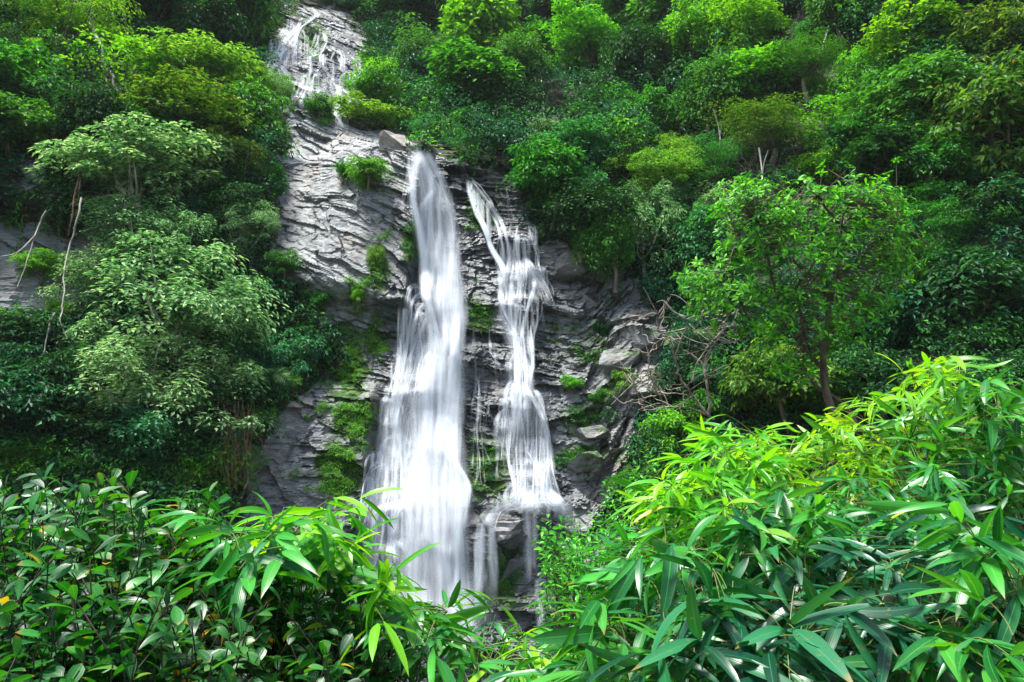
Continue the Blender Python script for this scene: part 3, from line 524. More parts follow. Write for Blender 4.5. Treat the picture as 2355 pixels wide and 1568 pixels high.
def place(u, v, w_, h_, key, colr, name, cat, label, group=None, bark=None, fwd=.45, leaf=None):
    k = used.get(key, 0); used[key] = k + 1; cm, tm, rx, rz, hc = PR[key][k % len(PR[key])]
    P = hit([u], [v])[0]; d = (P - CAM) @ FW; sx = w_ / F * d / 2 / rx * 1.08; sz = h_ / F * d / 2 / rz * 1.08; sy = .5 * (sx + min(sx, sz))
    P = P - np.array([0, 1, 0]) * fwd * rx * sy; r = random.Random(u * 7 + v)
    t = empty(name, (P[0], P[1], P[2] - hc * sz), r.uniform(-.7, .7) + (pi if r.random() < .5 else 0), (sx, sy, sz)); t.rotation_euler[0] = r.uniform(-.16, .16); t.rotation_euler[1] = r.uniform(-.2, .2); tag(t, label, cat, group)
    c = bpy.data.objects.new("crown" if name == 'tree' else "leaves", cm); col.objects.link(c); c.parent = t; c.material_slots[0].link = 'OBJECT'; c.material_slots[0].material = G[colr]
    b = bpy.data.objects.new("trunk" if name == 'tree' else "stem", tm); col.objects.link(b); b.parent = t
    if bark: b.material_slots[0].link = 'OBJECT'; b.material_slots[0].material = bark
    return t
T_, S_, V_ = ('tree', 'tree'), ('shrub', 'shrub'), ('climbing_vine', 'vine')
TREES = [
 (50,40,210,150,'dense','dark',T_,"dark green tree filling the top left corner of the photo"),
 (195,110,240,230,'feather','bright',T_,"bright yellow-green feathery tree around a leaning pale bare trunk at upper left"),
 (35,125,85,90,'dense','pale',S_,"pale cream-green rounded shrub at the left edge near the top"),
 (70,235,190,150,'broad','mid',S_,"mid green shrub at the left edge below the pale rounded shrub"),
 (420,50,300,190,'broad','dark',T_,"wide dark tree at the top with thin stems, left of the drooping tree"),
 (585,70,170,250,'drape','mid',T_,"tall drooping green tree at the left rim of the upper cascade"),
 (330,235,210,150,'loose','bright',S_,"bright green open shrub right of the leaning pale trunk"),
 (500,215,230,150,'dense','yellow',S_,"yellow-green rounded shrub left of the upper cascade"),
 (625,215,100,120,'feather','yellow',S_,"small yellow-green shrub overhanging the foot of the upper cascade"),
 (450,315,280,140,'layer','olive',T_,"olive and reddish leaved tree in the middle of the left slope"),
 (585,320,150,150,'broad','mid',S_,"mid green shrub just left of the grey slab top"),
 (560,420,170,150,'feather','olive',S_,"olive green feathery shrub between the pale tree top and the rock slab"),
 (600,545,130,130,'feather','pale',S_,"wispy grey-green shrub beside the lower left edge of the slab"),
 (560,500,120,120,'dense','dark',S_,"dark shrub just right of the pale tree top"),
 (60,310,160,90,'broad','mid',S_,"green leafy shrub at the left edge above the small grey rock patch"),
 (175,335,90,110,'loose','brown',S_,"dead brown thicket hanging under the forked dead branch"),
 (250,300,150,110,'drape','dark',V_,"dark vines hanging beneath the forked dead branch"),
 (150,415,80,100,'drape','dark',V_,"dark hanging vines between two grey rock patches at far left"),
 (375,430,310,170,'layer','pale',T_,"pale grey-green tree, topmost of the pale trees on the left slope"),
 (330,560,220,150,'finedrape','pale',T_,"thin pale tree in front of the left rock wall"),
 (430,600,220,150,'finedrape','pale',S_,"small pale leafy crown just above the largest pale tree"),
 (430,760,380,260,'finedrape','pale',T_,"largest pale green tree with layered sprays, middle of the left slope"),
 (275,850,190,190,'layer','pale',T_,"pale blue-green tree at the lower left side of the largest pale tree"),
 (440,930,330,220,'finedrape','pale',T_,"broad pale blue-green tree under the largest pale tree, roots hanging to its right"),
 (120,620,110,60,'layer','bright',S_,"bright green flat-topped plant in front of the left grey rock wall"),
 (148,716,80,46,'layer','bright',S_,"tiny bright flat-topped plant right of the long hanging vine"),
 (25,740,70,60,'loose','bright',S_,"bright fern-like plant at the left edge, upper of two"),
 (25,860,80,70,'loose','yellow',S_,"yellow-green fern-like plant at the left edge, lower of two"),
 (70,960,210,160,'broad','deep',S_,"deep green shrub in the shade at lower left edge"),
 (200,900,160,150,'broad','dark',S_,"nearly black shrub in the hollow left of the blue-green trees"),
 (110,790,170,110,'broad','dark',S_,"dark shrub below the bright flat-topped plants at left"),
 (60,1050,160,90,'dense','mid',S_,"dense green shrub just above the glossy foreground bush at far left"),
 (260,1010,190,110,'broad','dark',S_,"dark shrub above the foreground bush, left of the banana leaf"),
 (640,725,140,150,'broad','deep',S_,"glossy deep green shrub between the pale tree and the cliff"),
 (700,830,130,110,'bush','teal',S_,"blue-green shrub on the cliff edge above the mossy ledge"),
 (590,880,120,130,'broad','deep',S_,"deep green shrub left of the small palm frond"),
 (600,970,90,90,'bush','mid',S_,"small green shrub above the lower left rock ledges"),
 (575,1065,90,90,'feather','pale',S_,"wispy grey shrub at the foot of the hanging roots"),
 (400,1050,160,110,'broad','dark',S_,"dark shrub right of the banana leaf"),
 (880,40,190,100,'dense','mid',T_,"mid green tree at the right rim above the upper cascade"),
 (775,8,110,50,'feather','teal',T_,"hazy blue-green tree right behind the very top of the cascade"),
 (960,75,150,120,'broad','dark',T_,"dark tree right of the upper cascade rim"),
 (1010,10,150,90,'broad','teal',T_,"blue-green tree at the top edge, centre of the photo"),
 (850,145,70,60,'dense','mid',S_,"small round shrub touching the right side of the upper cascade"),
 (905,160,70,70,'bush','bright',S_,"small bright shrub right of the round shrub by the upper cascade"),
 (885,225,115,110,'dense','bright',S_,"bright green dense bush right of the lower end of the upper cascade"),
 (860,285,150,46,'bush','yellow',S_,"low yellow-green bush above the upright boulder"),
 (1120,130,110,250,'column','bright',V_,"tall column of bright climbing vine above the brink of the main fall"),
 (1085,265,140,150,'column','mid',V_,"vine-covered mound below the tall bright vine column"),
 (985,245,90,90,'dense','mid',S_,"round green bush left of the vine-covered mound"),
 (1000,325,120,64,'feather','teal',S_,"soft feathery shrub just behind the brink of the main fall"),
 (1100,347,110,60,'feather','teal',S_,"soft feathery shrub right of the brink of the main fall"),
 (1265,70,130,110,'broad','dark',T_,"dark tree near the top, right of the vine column"),
 (1340,135,180,110,'layer','bright',T_,"bright open umbrella tree, upper centre right"),
 (1200,190,120,110,'drape','mid',S_,"green shrub among dry stalks right of the vine column"),
 (1255,320,90,80,'dense','pale',S_,"round shrub with a pale flowering top"),
 (1330,365,170,100,'layer','teal',T_,"feathery leaved tree with long sprays above the second fall"),
 (1265,425,150,130,'broad','mid',S_,"mid green shrub right of the top of the second fall"),
 (1330,520,180,120,'drape','dark',V_,"dark hanging growth right of the second fall"),
 (1420,60,150,120,'broad','mid',T_,"mid green tree at the top, left of the two bright domes"),
 (1480,200,150,150,'drape','dark',T_,"dark tree between the umbrella tree and the bright domes"),
 (1580,115,140,130,'drape','bright',T_,"bright green dome, left one of the pair at upper right"),
 (1695,95,170,150,'dense','bright',T_,"bright yellow-green dome, right one of the pair at upper right"),
 (1700,215,170,120,'broad','bright',T_,"bright green tree directly below the pair of domes"),
 (1600,260,130,140,'drape','mid',T_,"shaded vine-hung tree below the left dome"),
 (1855,90,90,60,'layer','teal',S_,"blue-green feathery plant in the dark between the bright domes"),
 (1830,170,160,100,'feather','mid',T_,"fine leaved green tree below the blue-green feathery plant"),
 (1870,225,100,80,'feather','yellow',S_,"yellowish shrub left of the large green dome at right"),
 (2070,140,200,150,'broad','bright',T_,"large bright green dome-shaped tree at upper right"),
 (2075,270,220,150,'broad','mid',T_,"mid green tree under the large dome at upper right"),
 (1990,20,200,90,'drape','dark',T_,"dark vine-hung tree at the top edge, right part"),
 (2200,30,220,110,'drape','dark',T_,"very dark tree in the top right corner"),
 (1700,20,140,70,'drape','dark',T_,"dark tree at the top edge above the bright domes"),
 (2275,150,200,200,'dense','olive',T_,"golden olive tree at the right edge, uppermost"),
 (2250,340,240,220,'broad','olive',T_,"dark olive tree at the right edge below the golden one"),
 (1740,330,230,100,'feather','olive',S_,"tangled olive brown scrub at mid right with dry stems below"),
 (1890,310,130,90,'loose','bright',S_,"light green sprays right of the tangled olive scrub"),
 (2020,390,190,110,'broad','dark',S_,"dark shrub in the shadow above the branching tree"),
 (1900,380,60,70,'loose','yellow',S_,"small yellow-green sapling above the branching tree"),
 (1490,430,180,120,'feather','yellow',S_,"pale yellow-green shrub at the right of the second fall's top"),
 (1620,410,140,120,'feather','mid',S_,"soft green shrub left of the dry stems at mid right"),
 (1475,540,150,170,'finedrape','pale',V_,"pale creeper hanging down above the right hand boulders"),
 (1590,590,140,160,'drape','teal',V_,"blue-green glossy creeper mound left of the branching tree"),
 (1650,490,130,90,'dense','pale',S_,"pale shrub touching the upper left of the branching tree"),
 (1400,580,110,120,'drape','mid',V_,"green creeper right of the second fall above the boulders"),
 (2120,560,200,170,'feather','mid',T_,"fine green tree right of the branching tree"),
 (2280,500,150,110,'broad','dark',T_,"dark tree at the right edge beside the yellow fern fronds"),
 (2180,700,230,170,'broad','dark',T_,"large dark tree above the tip of the bamboo at right"),
 (2050,760,180,160,'broad','deep',S_,"dark glossy shrub right of the branching trunk"),
 (2330,690,120,200,'drape','dark',T_,"dark tree at the right edge above the bamboo"),
 (1780,890,230,130,'bush','olive',S_,"olive shrub with bronze leaves at the foot of the branching tree"),
 (1680,800,120,120,'broad','deep',S_,"deep green shrub behind the dead bare tree"),
 (1990,890,200,120,'bush','dark',S_,"dark shrub between the trunk and the bamboo"),
 (1530,1000,130,90,'bush','bright',S_,"bright green shrub below the dead bare tree"),
 (1440,1110,80,70,'bush','mid',S_,"green shrub on the rock right of the second fall's foot"),
 (1590,960,120,90,'bush','mid',S_,"mid green shrub at the base of the dead bare tree"),
 (1440,880,70,70,'loose','yellow',S_,"small light green sapling on the rocks left of the dead tree"),
 (1390,770,70,46,'bush','teal',S_,"low blue-green bush on the boulders right of the second fall"),
 (850,410,100,60,'bush','yellow',S_,"grassy yellow-green tuft growing on the rock slab"),
 (800,395,60,40,'bush','mid',S_,"small leafy plant at the left of the grassy tuft on the slab"),
 (735,262,80,60,'bush','mid',S_,"leafy clump beside the dark boulder in the upper cascade"),
 (722,85,34,60,'bush','dark',S_,"dark mossy clump at the top of the upper cascade"),
 (870,590,46,60,'drape','yellow',S_,"yellow-green fern hanging from the edge of the slab"),
 (825,680,40,46,'bush','bright',S_,"bright fern in the notch under the slab"),
 (735,690,70,50,'bush','mid',S_,"green plant on the rock left of the notch"),
 (260,680,180,150,'finedrape','pale',S_,"pale drooping foliage left of the largest pale tree, below the thin pale tree"),
 (400,650,260,130,'layer','pale',S_,"flat pale spray just above the centre of the largest pale tree"),
 (560,850,130,150,'drape','teal',V_,"blue-green drooping creeper right under the largest pale tree"),
 (340,1000,190,110,'drape','teal',S_,"blue-green drooping shrub at the bottom left of the broad pale tree"),
 (1890,930,130,80,'bush','mid',S_,"green bush hiding the lower trunk of the branching tree"),
 (940,300,90,50,'bush','mid',S_,"low green bush right of the upright boulder"),
 (1050,90,90,150,'column','mid',V_,"narrow leafy column left of the tall bright vine column"),
 (1180,70,80,140,'drape','dark',T_,"dark tree directly right of the top of the vine column"),
 (960,180,110,120,'drape','mid',S_,"drooping shrub above the round bush by the vine mound"),
 (1055,190,90,110,'drape','dark',V_,"dark hollow vines left of the tall bright column"),
 (1190,290,110,130,'drape','dark',V_,"dark hanging vines right of the vine-covered mound"),
 (1230,150,100,120,'column','mid',V_,"leafy column below the dark tree right of the vine column"),
 (1400,180,90,160,'column','dark',V_,"dark vine column right of the umbrella tree"),
 (1400,290,140,110,'dense','mid',S_,"rounded green shrub between the umbrella tree and the feathery sprays"),
 (1490,310,120,120,'drape','mid',S_,"green shrub under the dark tree left of the domes"),
 (1520,60,110,160,'column','mid',V_,"leafy column left of the left bright dome"),
 (1600,20,120,80,'dense','dark',T_,"dark crown at the top edge just above the left bright dome"),
 (1780,40,100,110,'column','dark',V_,"dark vine column right of the right bright dome"),
 (1900,50,110,120,'drape','mid',V_,"hanging vines left of the large dome at upper right"),
 (1960,210,110,130,'drape','bright',T_,"bright drooping tree left of the large dome"),
 (2160,200,120,160,'drape','mid',T_,"drooping green tree right of the large dome"),
 (1860,410,120,90,'dense','bright',S_,"bright dense shrub over the top of the branching tree"),
 (1960,330,130,90,'dense','mid',S_,"green rounded shrub right of the light green sprays"),
 (2110,420,150,130,'broad','mid',S_,"mid green shrub left of the big dark olive tree"),
 (1560,480,90,110,'finedrape','pale',V_,"pale creeper above the blue-green creeper mound"),
 (1540,380,110,80,'feather','bright',S_,"light fine leaved bush above the pale yellow-green shrub"),
 (1330,460,110,90,'drape','teal',V_,"blue-green hanging creeper beside the second fall's top"),
 (1350,30,120,100,'drape','dark',T_,"dark tree at the top edge above the umbrella tree"),
 (880,110,90,60,'drape','dark',S_,"dark drooping shrub right of the round shrub by the upper cascade"),
 (2050,620,130,120,'dense','mid',S_,"dense green shrub touching the branching tree on its right"),
 (1960,800,130,110,'broad','mid',S_,"mid green shrub behind the trunk of the branching tree"),
 (1740,830,120,90,'broad','mid',S_,"mid green shrub between the dead bare tree and the branching trunk"),
 (1380,920,70,46,'bush','mid',S_,"green tuft on the rocks below the long low boulder"),
 (1310,880,50,36,'bush','bright',S_,"small bright tuft right of the narrow part of the second fall"),
 (300,60,120,150,'drape','mid',T_,"green drooping tree right of the bright feathery tree"),
 (500,120,140,130,'drape','dark',T_,"dark drooping tree left of the tall tree at the cascade"),
 (420,230,110,120,'drape','mid',S_,"drooping shrub right of the bright open shrub"),
 (360,340,130,110,'broad','mid',S_,"mid green shrub above the topmost pale tree"),
 (640,420,60,90,'drape','mid',V_,"green creeper overlapping the left edge of the slab"),
 (660,620,80,70,'bush','mid',S_,"green bush under the lower left corner of the slab"),
 (520,660,120,110,'finedrape','pale',S_,"pale drooping foliage at the right of the largest pale tree's top"),
]
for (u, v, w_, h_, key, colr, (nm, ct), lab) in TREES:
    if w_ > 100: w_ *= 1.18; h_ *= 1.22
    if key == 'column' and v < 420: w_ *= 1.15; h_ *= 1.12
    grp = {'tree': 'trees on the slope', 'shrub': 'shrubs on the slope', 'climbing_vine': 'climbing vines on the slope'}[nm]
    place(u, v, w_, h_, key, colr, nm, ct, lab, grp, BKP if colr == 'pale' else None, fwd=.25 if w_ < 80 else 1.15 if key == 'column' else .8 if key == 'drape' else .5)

# ---- undergrowth: leaf clumps over the soil of the slope, one mass
def scatter(n, want, seed):
    rng = np.random.RandomState(seed); out = []
    while sum(len(o) for o in out) < n:
        x = rng.uniform(-42, 36, 40000); z = rng.uniform(-6, 78, 40000); y = D(x, z); P = np.stack([x, y, z], -1); u, v = proj(P)
        d = np.linalg.norm(P - CAM, axis=1); k = (rng.rand(len(x)) < np.minimum(1, (24 / d) ** 2)) & want(P, u, v) & (u > -260) & (u < 2600) & (v > -220) & (v < 1650); out.append(P[k])
    return np.concatenate(out)[:n]
def clumps(name, Cp, nl, R, Lf, flat, mats, matfn, seed, droop=.5, wr=.42, lift=.3):
    rng = np.random.RandomState(seed); nc = len(Cp); ci = np.repeat(np.arange(nc), nl); n = nc * nl; R = R * rng.uniform(.5, 1.5, nc); dist = np.linalg.norm(Cp - CAM, axis=1)
    R = R * np.clip(dist / 32, .75, 1.7)
    e = nrm(rng.randn(n, 3)); e[:, 1] = -np.abs(e[:, 1]); e[:, 2] = np.where((e[:, 2] < 0) & (rng.rand(n) < .5), -e[:, 2], e[:, 2])
    off = e * (R[ci] * (.4 + .6 * rng.rand(n)))[:, None] * np.array([1, .9, flat]); off[:, 2] -= droop * (off[:, 0] ** 2 + off[:, 1] ** 2) / R[ci]
    P = Cp[ci] + off + np.array([0, -.25, .1]) * (lift * R[ci])[:, None]
    N = nrm(e * .6 + np.array([0, -.25, .75]) + rng.randn(n, 3) * .4); Dr = e * .5 + rng.randn(n, 3) * .6 + np.array([0, -.2, -.5]); Dr = Dr - (Dr * N).sum(1, keepdims=True) * N
    L = Lf * rng.uniform(.6, 1.3, n) * np.clip(dist / 34, .8, 1.5)[ci]; V, Fc = leaves(P, Dr, N, L, L * wr); me = mesh_np(name, V, Fc)
    for m in mats: me.materials.append(m)
    mi = matfn(Cp, rng)[ci]; me.polygons.foreach_set("material_index", np.repeat(mi, 2).astype(np.int32)); me.update(); return link(name, me)
def ugm(Cp, rng):
    q = fbm(Cp[:, 0] * .3, Cp[:, 2] * .3, 3, 33) + rng.randn(len(Cp)) * .05 - .10 * (Cp[:, 2] > 18); return np.digitize(q, [-.08, .18, .28, .33, .42])  # upper slope gets darker leaves: shade of the gaps between crowns put in colour
def soilw(P, u, v): return (rockmask(P) < .5) & ((P[:, 2] < 20) | (fbm(P[:, 0] * .3, P[:, 2] * .3, 3, 99) > -.05 - .15 * (h2(P[:, 0] * 997, P[:, 2] * 991, 5) > .5)))
def mounds(n, per, seed):
    rng = np.random.RandomState(seed); M = scatter(n, soilw, seed); dist = np.linalg.norm(M - CAM, axis=1); R = rng.uniform(.8, 2.0, n) * np.clip(dist / 30, .8, 1.8); ci = np.repeat(np.arange(n), per)
    e = nrm(rng.randn(len(ci), 3)); e[:, 1] = -np.abs(e[:, 1]); e[:, 2] = np.where(rng.rand(len(ci)) < .65, np.abs(e[:, 2]), e[:, 2]); P = M[ci] + e * R[ci][:, None] * np.array([1, .8, .95]) * rng.uniform(.75, 1.05, (len(ci), 1)) + np.array([0, .15, .2]) * R[ci][:, None]
    return P[(rockmask(P) < .5) & (rockmask(P - np.array([0, 0, .9])) < .5)], None
tag(clumps("undergrowth", np.concatenate([scatter(9000, soilw, 3), mounds(720, 26, 21)[0]]), 19, .50, .23, .8, [G['deep'], G['dark'], G['mid'], G['teal'], G['bright'], G['olive']], ugm, 4), "dense mixed green undergrowth covering the steep slope", None, None, "stuff")
# hanging creepers: strings of small leaves, part of the mass
def creepers(n, seed):
    rng = np.random.RandomState(seed); S0 = scatter(n, soilw, seed); Ps = []; 
    for p in S0:
        m = rng.randint(14, 34); l = rng.uniform(1.2, 4.0); t = np.linspace(0, 1, m); x = p[0] + .12 * np.sin(t * rng.uniform(3, 9) + rng.rand() * 6) + rng.randn(m) * .05; z = p[2] - l * t
        y = np.minimum.accumulate(D(x, z)) - .25 - rng.rand() * .3 + rng.randn(m) * .04; Ps.append(np.stack([x, y, z], -1))
    return np.concatenate(Ps)
Pc = creepers(900, 12); rng = np.random.RandomState(5); Nn = nrm(rng.randn(len(Pc), 3) * .5 + [0, -.7, .6]); Dd = rng.randn(len(Pc), 3) * .4 + [0, 0, -1.]; Ll = rng.uniform(.12, .24, len(Pc))
V, Fc = leaves(Pc, Dd, Nn, Ll, Ll * .5); tag(link("creepers", mesh_np("creepers", V, Fc), G['mid']), "thin leafy creepers trailing down all over the slope", None, None, "stuff")
# moss and small ferns on the wet rock
def mossw(P, u, v):
    m = np.zeros(u.shape)
    for (a, b, c, d, k) in MOSS: m = np.maximum(m, k * np.exp(-(((u - a) / c) ** 2 + ((v - b) / d) ** 2) * 1.3))
    nz_ = fbm(P[:, 0] * 1.1, P[:, 2] * 1.6, 3, 44); return (m * 1.2 + nz_ * .5 > .34) & (rockmask(P) > .5)
tag(clumps("moss", scatter(2600, mossw, 8), 16, .17, .075, .5, [G['bright'], G['mid'], G['yellow'], G['deep']], lambda c, r: np.where(proj(c)[0] < 900, r.choice([0, 0, 1, 2], len(c)), r.choice([1, 3, 3, 0], len(c))), 9, lift=.1), "moss and tiny ferns growing on the wet cliff", None, None, "stuff")

# ---- dry reed clumps, roots, lianas, dead wood
def reed_mesh(seed, n=46, h=2.2, sp=.9):
    m = MB(); rng = np.random.RandomState(seed)
    for k in range(n):
        b = np.array([rng.randn() * sp * .5, rng.randn() * .2, -.3]); l = h * rng.uniform(.4, 1.1); dx = rng.randn() * .45 * l; P = curve([b, b + [dx * .4, -.15, l * .6], b + [dx, -.4, l * rng.uniform(.5, 1.)]], 4); m.tube(P, np.linspace(.022, .006, len(P)), 3)
    return mesh_np("reeds", np.concatenate(m.V), np.concatenate(m.Fq), True)
DRY = barkmat("dry_stem", (.10, .09, .06), (.30, .28, .2)); RD = [reed_mesh(s) for s in (1, 2)]
for r in RD: r.materials.append(DRY)
for i, (u, v, s, lab) in enumerate([(1010, 110, 2.0, "dry pale stalks left of the tall vine column"), (1210, 130, 2.2, "dry stalks right of the top of the vine column"), (1260, 230, 2.0, "dry leaning stalks under the dark tree right of the vine column"), (960, 190, 1.6, "short dry stalks near the bush right of the upper cascade"),
        (1170, 290, 1.6, "dry stalks between the vine mound and the pale topped shrub"), (1730, 400, 1.8, "dry stems under the tangled olive scrub"), (1840, 410, 1.5, "dry stems at the right end of the tangled olive scrub"), (1100, 60, 2., "dry stalks at the top just left of the vine column"), (480, 360, 1.2, "bare twiggy stems above the topmost pale tree"), (1560, 330, 1.6, "dry stalks in the shade below the bright domes"), (1420, 300, 1.8, "dry stalks between the umbrella tree and the feathery sprays")]):
    p = hit([u], [v])[0]; o = bpy.data.objects.new("dry_stalks", RD[i % 2]); col.objects.link(o); o.location = p - [0, .7, .8]; s *= .62; o.scale = (s, s, s); tag(o, lab, "dry plant", "dry stalk clumps on the slope")
def poly3(pts, fw=.6, dist=None):         # points (u, v[, extra forward]) on the slope, brought forward
    A = np.array([(p[0], p[1]) for p in pts], float)
    if dist is None: H = hit(A[:, 0], A[:, 1]); f = np.array([p[2] if len(p) > 2 else fw for p in pts]); H[:, 1] = H[:, 1].mean() * .5 + H[:, 1] * .5 - f; r = ray(A[:, 0], A[:, 1]); return CAM + r * (H[:, 1] / r[:, 1])[:, None]
    return at(A[:, 0], A[:, 1], [p[2] if len(p) > 2 else dist for p in pts])
def liana(name, cat, lab, lines, r, mat, fw=1.2, grp=None, wob=.05):
    m = MB(); rng = np.random.RandomState(len(lab))
    for L_ in lines: P = curve(poly3(L_, fw), 8); P = P + np.stack([fbm(np.arange(len(P)) * .3, np.full(len(P), rng.rand() * 50), 2, 1)] * 3, -1) * wob; m.tube(P, np.linspace(r, r * .4, len(P)), 5)
    return tag(m.obj(name, mat), lab, cat, grp)
liana("dead_tree", "dead tree", "pale bare leaning trunk in the upper left trees", [[(208, 0), (215, 70), (235, 110), (238, 160), (262, 243)], [(238, 150), (258, 175), (262, 200)], [(215, 70), (200, 40)]], .16, BKP, 2.6)
liana("dead_branch", "branch", "forked pale dead branch below the leaning trunk at upper left", [[(175, 230), (195, 240), (222, 262), (255, 254), (280, 256)], [(222, 262), (245, 278)], [(205, 252), (180, 258), (165, 268)], [(195, 240), (215, 232)], [(222, 262), (232, 290), (265, 300), (262, 325)]], .10, BKP, 2.6)
liana("hanging_vine", "vine", "long pale bare vine hanging in front of the left rock wall", [[(185, 455), (178, 500), (163, 560), (150, 620), (146, 690), (140, 735), (153, 780)]], .045, BKP, 2.6, "bare hanging vines")
liana("hanging_vine", "vine", "brown twisted vine above the long pale vine at left", [[(192, 340), (190, 380), (175, 440), (165, 500), (158, 540)], [(196, 330), (186, 400), (178, 455)]], .07, BKB, 2.4, "bare hanging vines")
liana("hanging_vine", "vine", "thin pale vine curving across the upper left rock patch", [[(105, 485), (88, 520), (80, 545), (60, 605), (40, 660)], [(84, 540), (40, 580), (0, 590)]], .04, BKP, 1.6, "bare hanging vines")
liana("hanging_vine", "vine", "thin brown vine under the tiny bright flat-topped plant", [[(125, 720), (112, 750), (105, 790), (100, 815)]], .04, BKP, 2., "bare hanging vines")
liana("hanging_roots", "roots", "bundle of brown roots hanging under the broad pale tree", [[(500 + 3.5 * k + (k * 41) % 17, 915 + (k * 37) % 50), (508 + 3 * k + (k * 13) % 19, 990), (500 + 3.2 * k + (k * 29) % 24, 1050), (508 + 3 * k + (k * 7) % 15, 1090 + (k * 17) % 50)] for k in range(22)] + [[(540, 960), (500, 985), (485, 1030), (490, 1070)], [(560, 980), (600, 1010), (610, 1060)]], .022, BKB, 1.6)
for lab, ln in (("thin pale trunk left of the tall drooping tree at the cascade", [(470, 0), (476, 60), (470, 120)]), ("thin grey trunk leaning above the round bush", [(1000, 40), (985, 110), (975, 170)]), ("thin bare pole between the vine column and the umbrella tree", [(1245, 180), (1250, 260), (1240, 330)]), ("pale thin trunk under the tangled olive scrub", [(1745, 340), (1752, 400), (1748, 440)]),
                ("thin leaning trunk in the dark right of the domes", [(1905, 60), (1890, 120), (1897, 150)]), ("thin trunk at the top edge between the two right domes and the corner", [(2130, 0), (2120, 60), (2126, 110)]), ("slender grey trunk in the dark under the large dome", [(2000, 280), (2015, 340), (2010, 400)]), ("slim pale trunk right of the topmost pale tree", [(445, 500), (440, 545), (438, 580)]), ("slim leaning trunk below the bright domes", [(1640, 250), (1655, 310), (1650, 360)])):
    liana("bare_trunk", "trunk", lab, [ln, [(ln[1][0], ln[1][1]), (ln[1][0] + 6, ln[1][1] - 30), (ln[1][0] + 14, ln[1][1] - 55)]], .055, BKP, 1.8, "thin bare trunks among the trees")
liana("dead_snag", "dead trunk", "thin bare trunk standing at the top left of centre", [[(1088, 0), (1092, 40), (1090, 60)]], .12, BKP, 2.4); liana("dead_snag", "dead trunk", "thin pale leaning trunk at the top right of centre", [[(1310, 0), (1300, 30), (1306, 60), (1302, 90)], [(1285, 0), (1282, 60)]], .09, BKP, 2.4)
for (u, v, h, lab) in ((1315, 470, 0, "thin horizontal creeper stem right of the second fall"),): liana("hanging_vine", "vine", lab, [[(1220, 482), (1270, 486), (1340, 492)]], .03, DRY, .8, "bare hanging vines")

# dead bare tree on the right rocks
DT = 21.
dead = [[(1640, 965, DT), (1620, 945, DT), (1590, 905, DT), (1565, 870, DT), (1552, 830, DT), (1545, 790, DT - .3), (1530, 760, DT - .4)],
        [(1600, 920, DT), (1560, 905, DT - .4), (1515, 908, DT - .6), (1480, 915, DT - .6), (1440, 925, DT - .8)], [(1628, 955, DT), (1570, 935, DT - .3), (1510, 940, DT - .5), (1470, 945, DT - .5)],
        [(1632, 950, DT), (1628, 900, DT), (1622, 860, DT + .1), (1615, 840, DT + .2), (1590, 815, DT + .2), (1565, 800, DT), (1550, 770, DT)], [(1618, 850, DT), (1625, 815, DT), (1650, 780, DT), (1668, 755, DT), (1690, 745, DT)],
        [(1590, 880, DT), (1600, 840, DT), (1625, 800, DT), (1630, 770, DT), (1610, 745, DT), (1600, 720, DT)], [(1515, 908, DT - .6), (1500, 880, DT - .7), (1490, 830, DT - .8), (1500, 800, DT - .8), (1520, 780, DT - .9)], [(1552, 830, DT), (1565, 780, DT - .2), (1580, 745, DT - .3), (1570, 720, DT - .3)],
        [(1545, 790, DT), (1520, 765, DT), (1510, 735, DT), (1520, 710, DT)], [(1650, 780, DT), (1680, 790, DT), (1700, 780, DT)], [(1480, 915, DT - .6), (1460, 890, DT - .7), (1455, 860, DT - .7)], [(1625, 800, DT), (1660, 760, DT), (1672, 720, DT)]]
m = MB(); rng = np.random.RandomState(3)
for i, L_ in enumerate(dead):
    P = curve(poly3(L_, dist=DT), 6); r0 = .048 if i in (0, 3) else .024; P[1:] += rng.randn(len(P) - 1, 3) * .015; m.tube(P, np.linspace(r0, .015, len(P)), 6)
    for k in range(9):
        j = rng.randint(len(P) // 3, len(P)); b = P[j]; d = nrm(rng.randn(3) * [1, .6, .6] + [0, 0, .5]) * rng.uniform(.3, .9); e = nrm(d + rng.randn(3) * .3) * .4; m.tube(curve([b, b + d * .5 + rng.randn(3) * .05, b + d, b + d + e * .6], 3), np.linspace(.02, .006, 10), 3)
tag(m.obj("dead_tree", barkmat("bark_dead", (.10, .08, .06), (.30, .27, .22))), "bare dead tree with spreading twigs in front of the rocks at lower right", "dead tree")

# branching tree, leaf whorls on modelled limbs
TD = 15.
limbs = [[(1935, 990), (1905, 920), (1895, 870), (1893, 820), (1900, 760), (1905, 700), (1885, 650), (1850, 620), (1825, 600)], [(1893, 850), (1850, 800), (1800, 740), (1760, 700), (1700, 690), (1650, 655), (1610, 640)], [(1905, 700), (1925, 640), (1925, 580), (1935, 520), (1940, 470)],
         [(1885, 650), (1895, 600), (1870, 560), (1868, 530)], [(1925, 640), (1980, 590), (2030, 540), (2060, 500)], [(1800, 740), (1790, 690), (1770, 620), (1760, 560), (1740, 500)], [(1700, 690), (1690, 650), (1680, 600), (1700, 540)], [(1905, 760), (1960, 720), (2010, 660)], [(1890, 800), (1850, 770), (1840, 720), (1830, 660)], [(1970, 975), (1940, 930), (1870, 880), (1850, 840), (1845, 800)], [(1760, 560), (1790, 520), (1800, 480)], [(1935, 520), (1900, 480), (1880, 450)], [(1935, 520), (1980, 470), (2000, 440)]]
tr = empty("tree", at(1935, 990, TD)); tag(tr, "green tree with a forked dark trunk and spreading limbs standing alone at mid right", "tree", "trees on the slope")
base = np.array(tr.location); m = MB(); tips = []
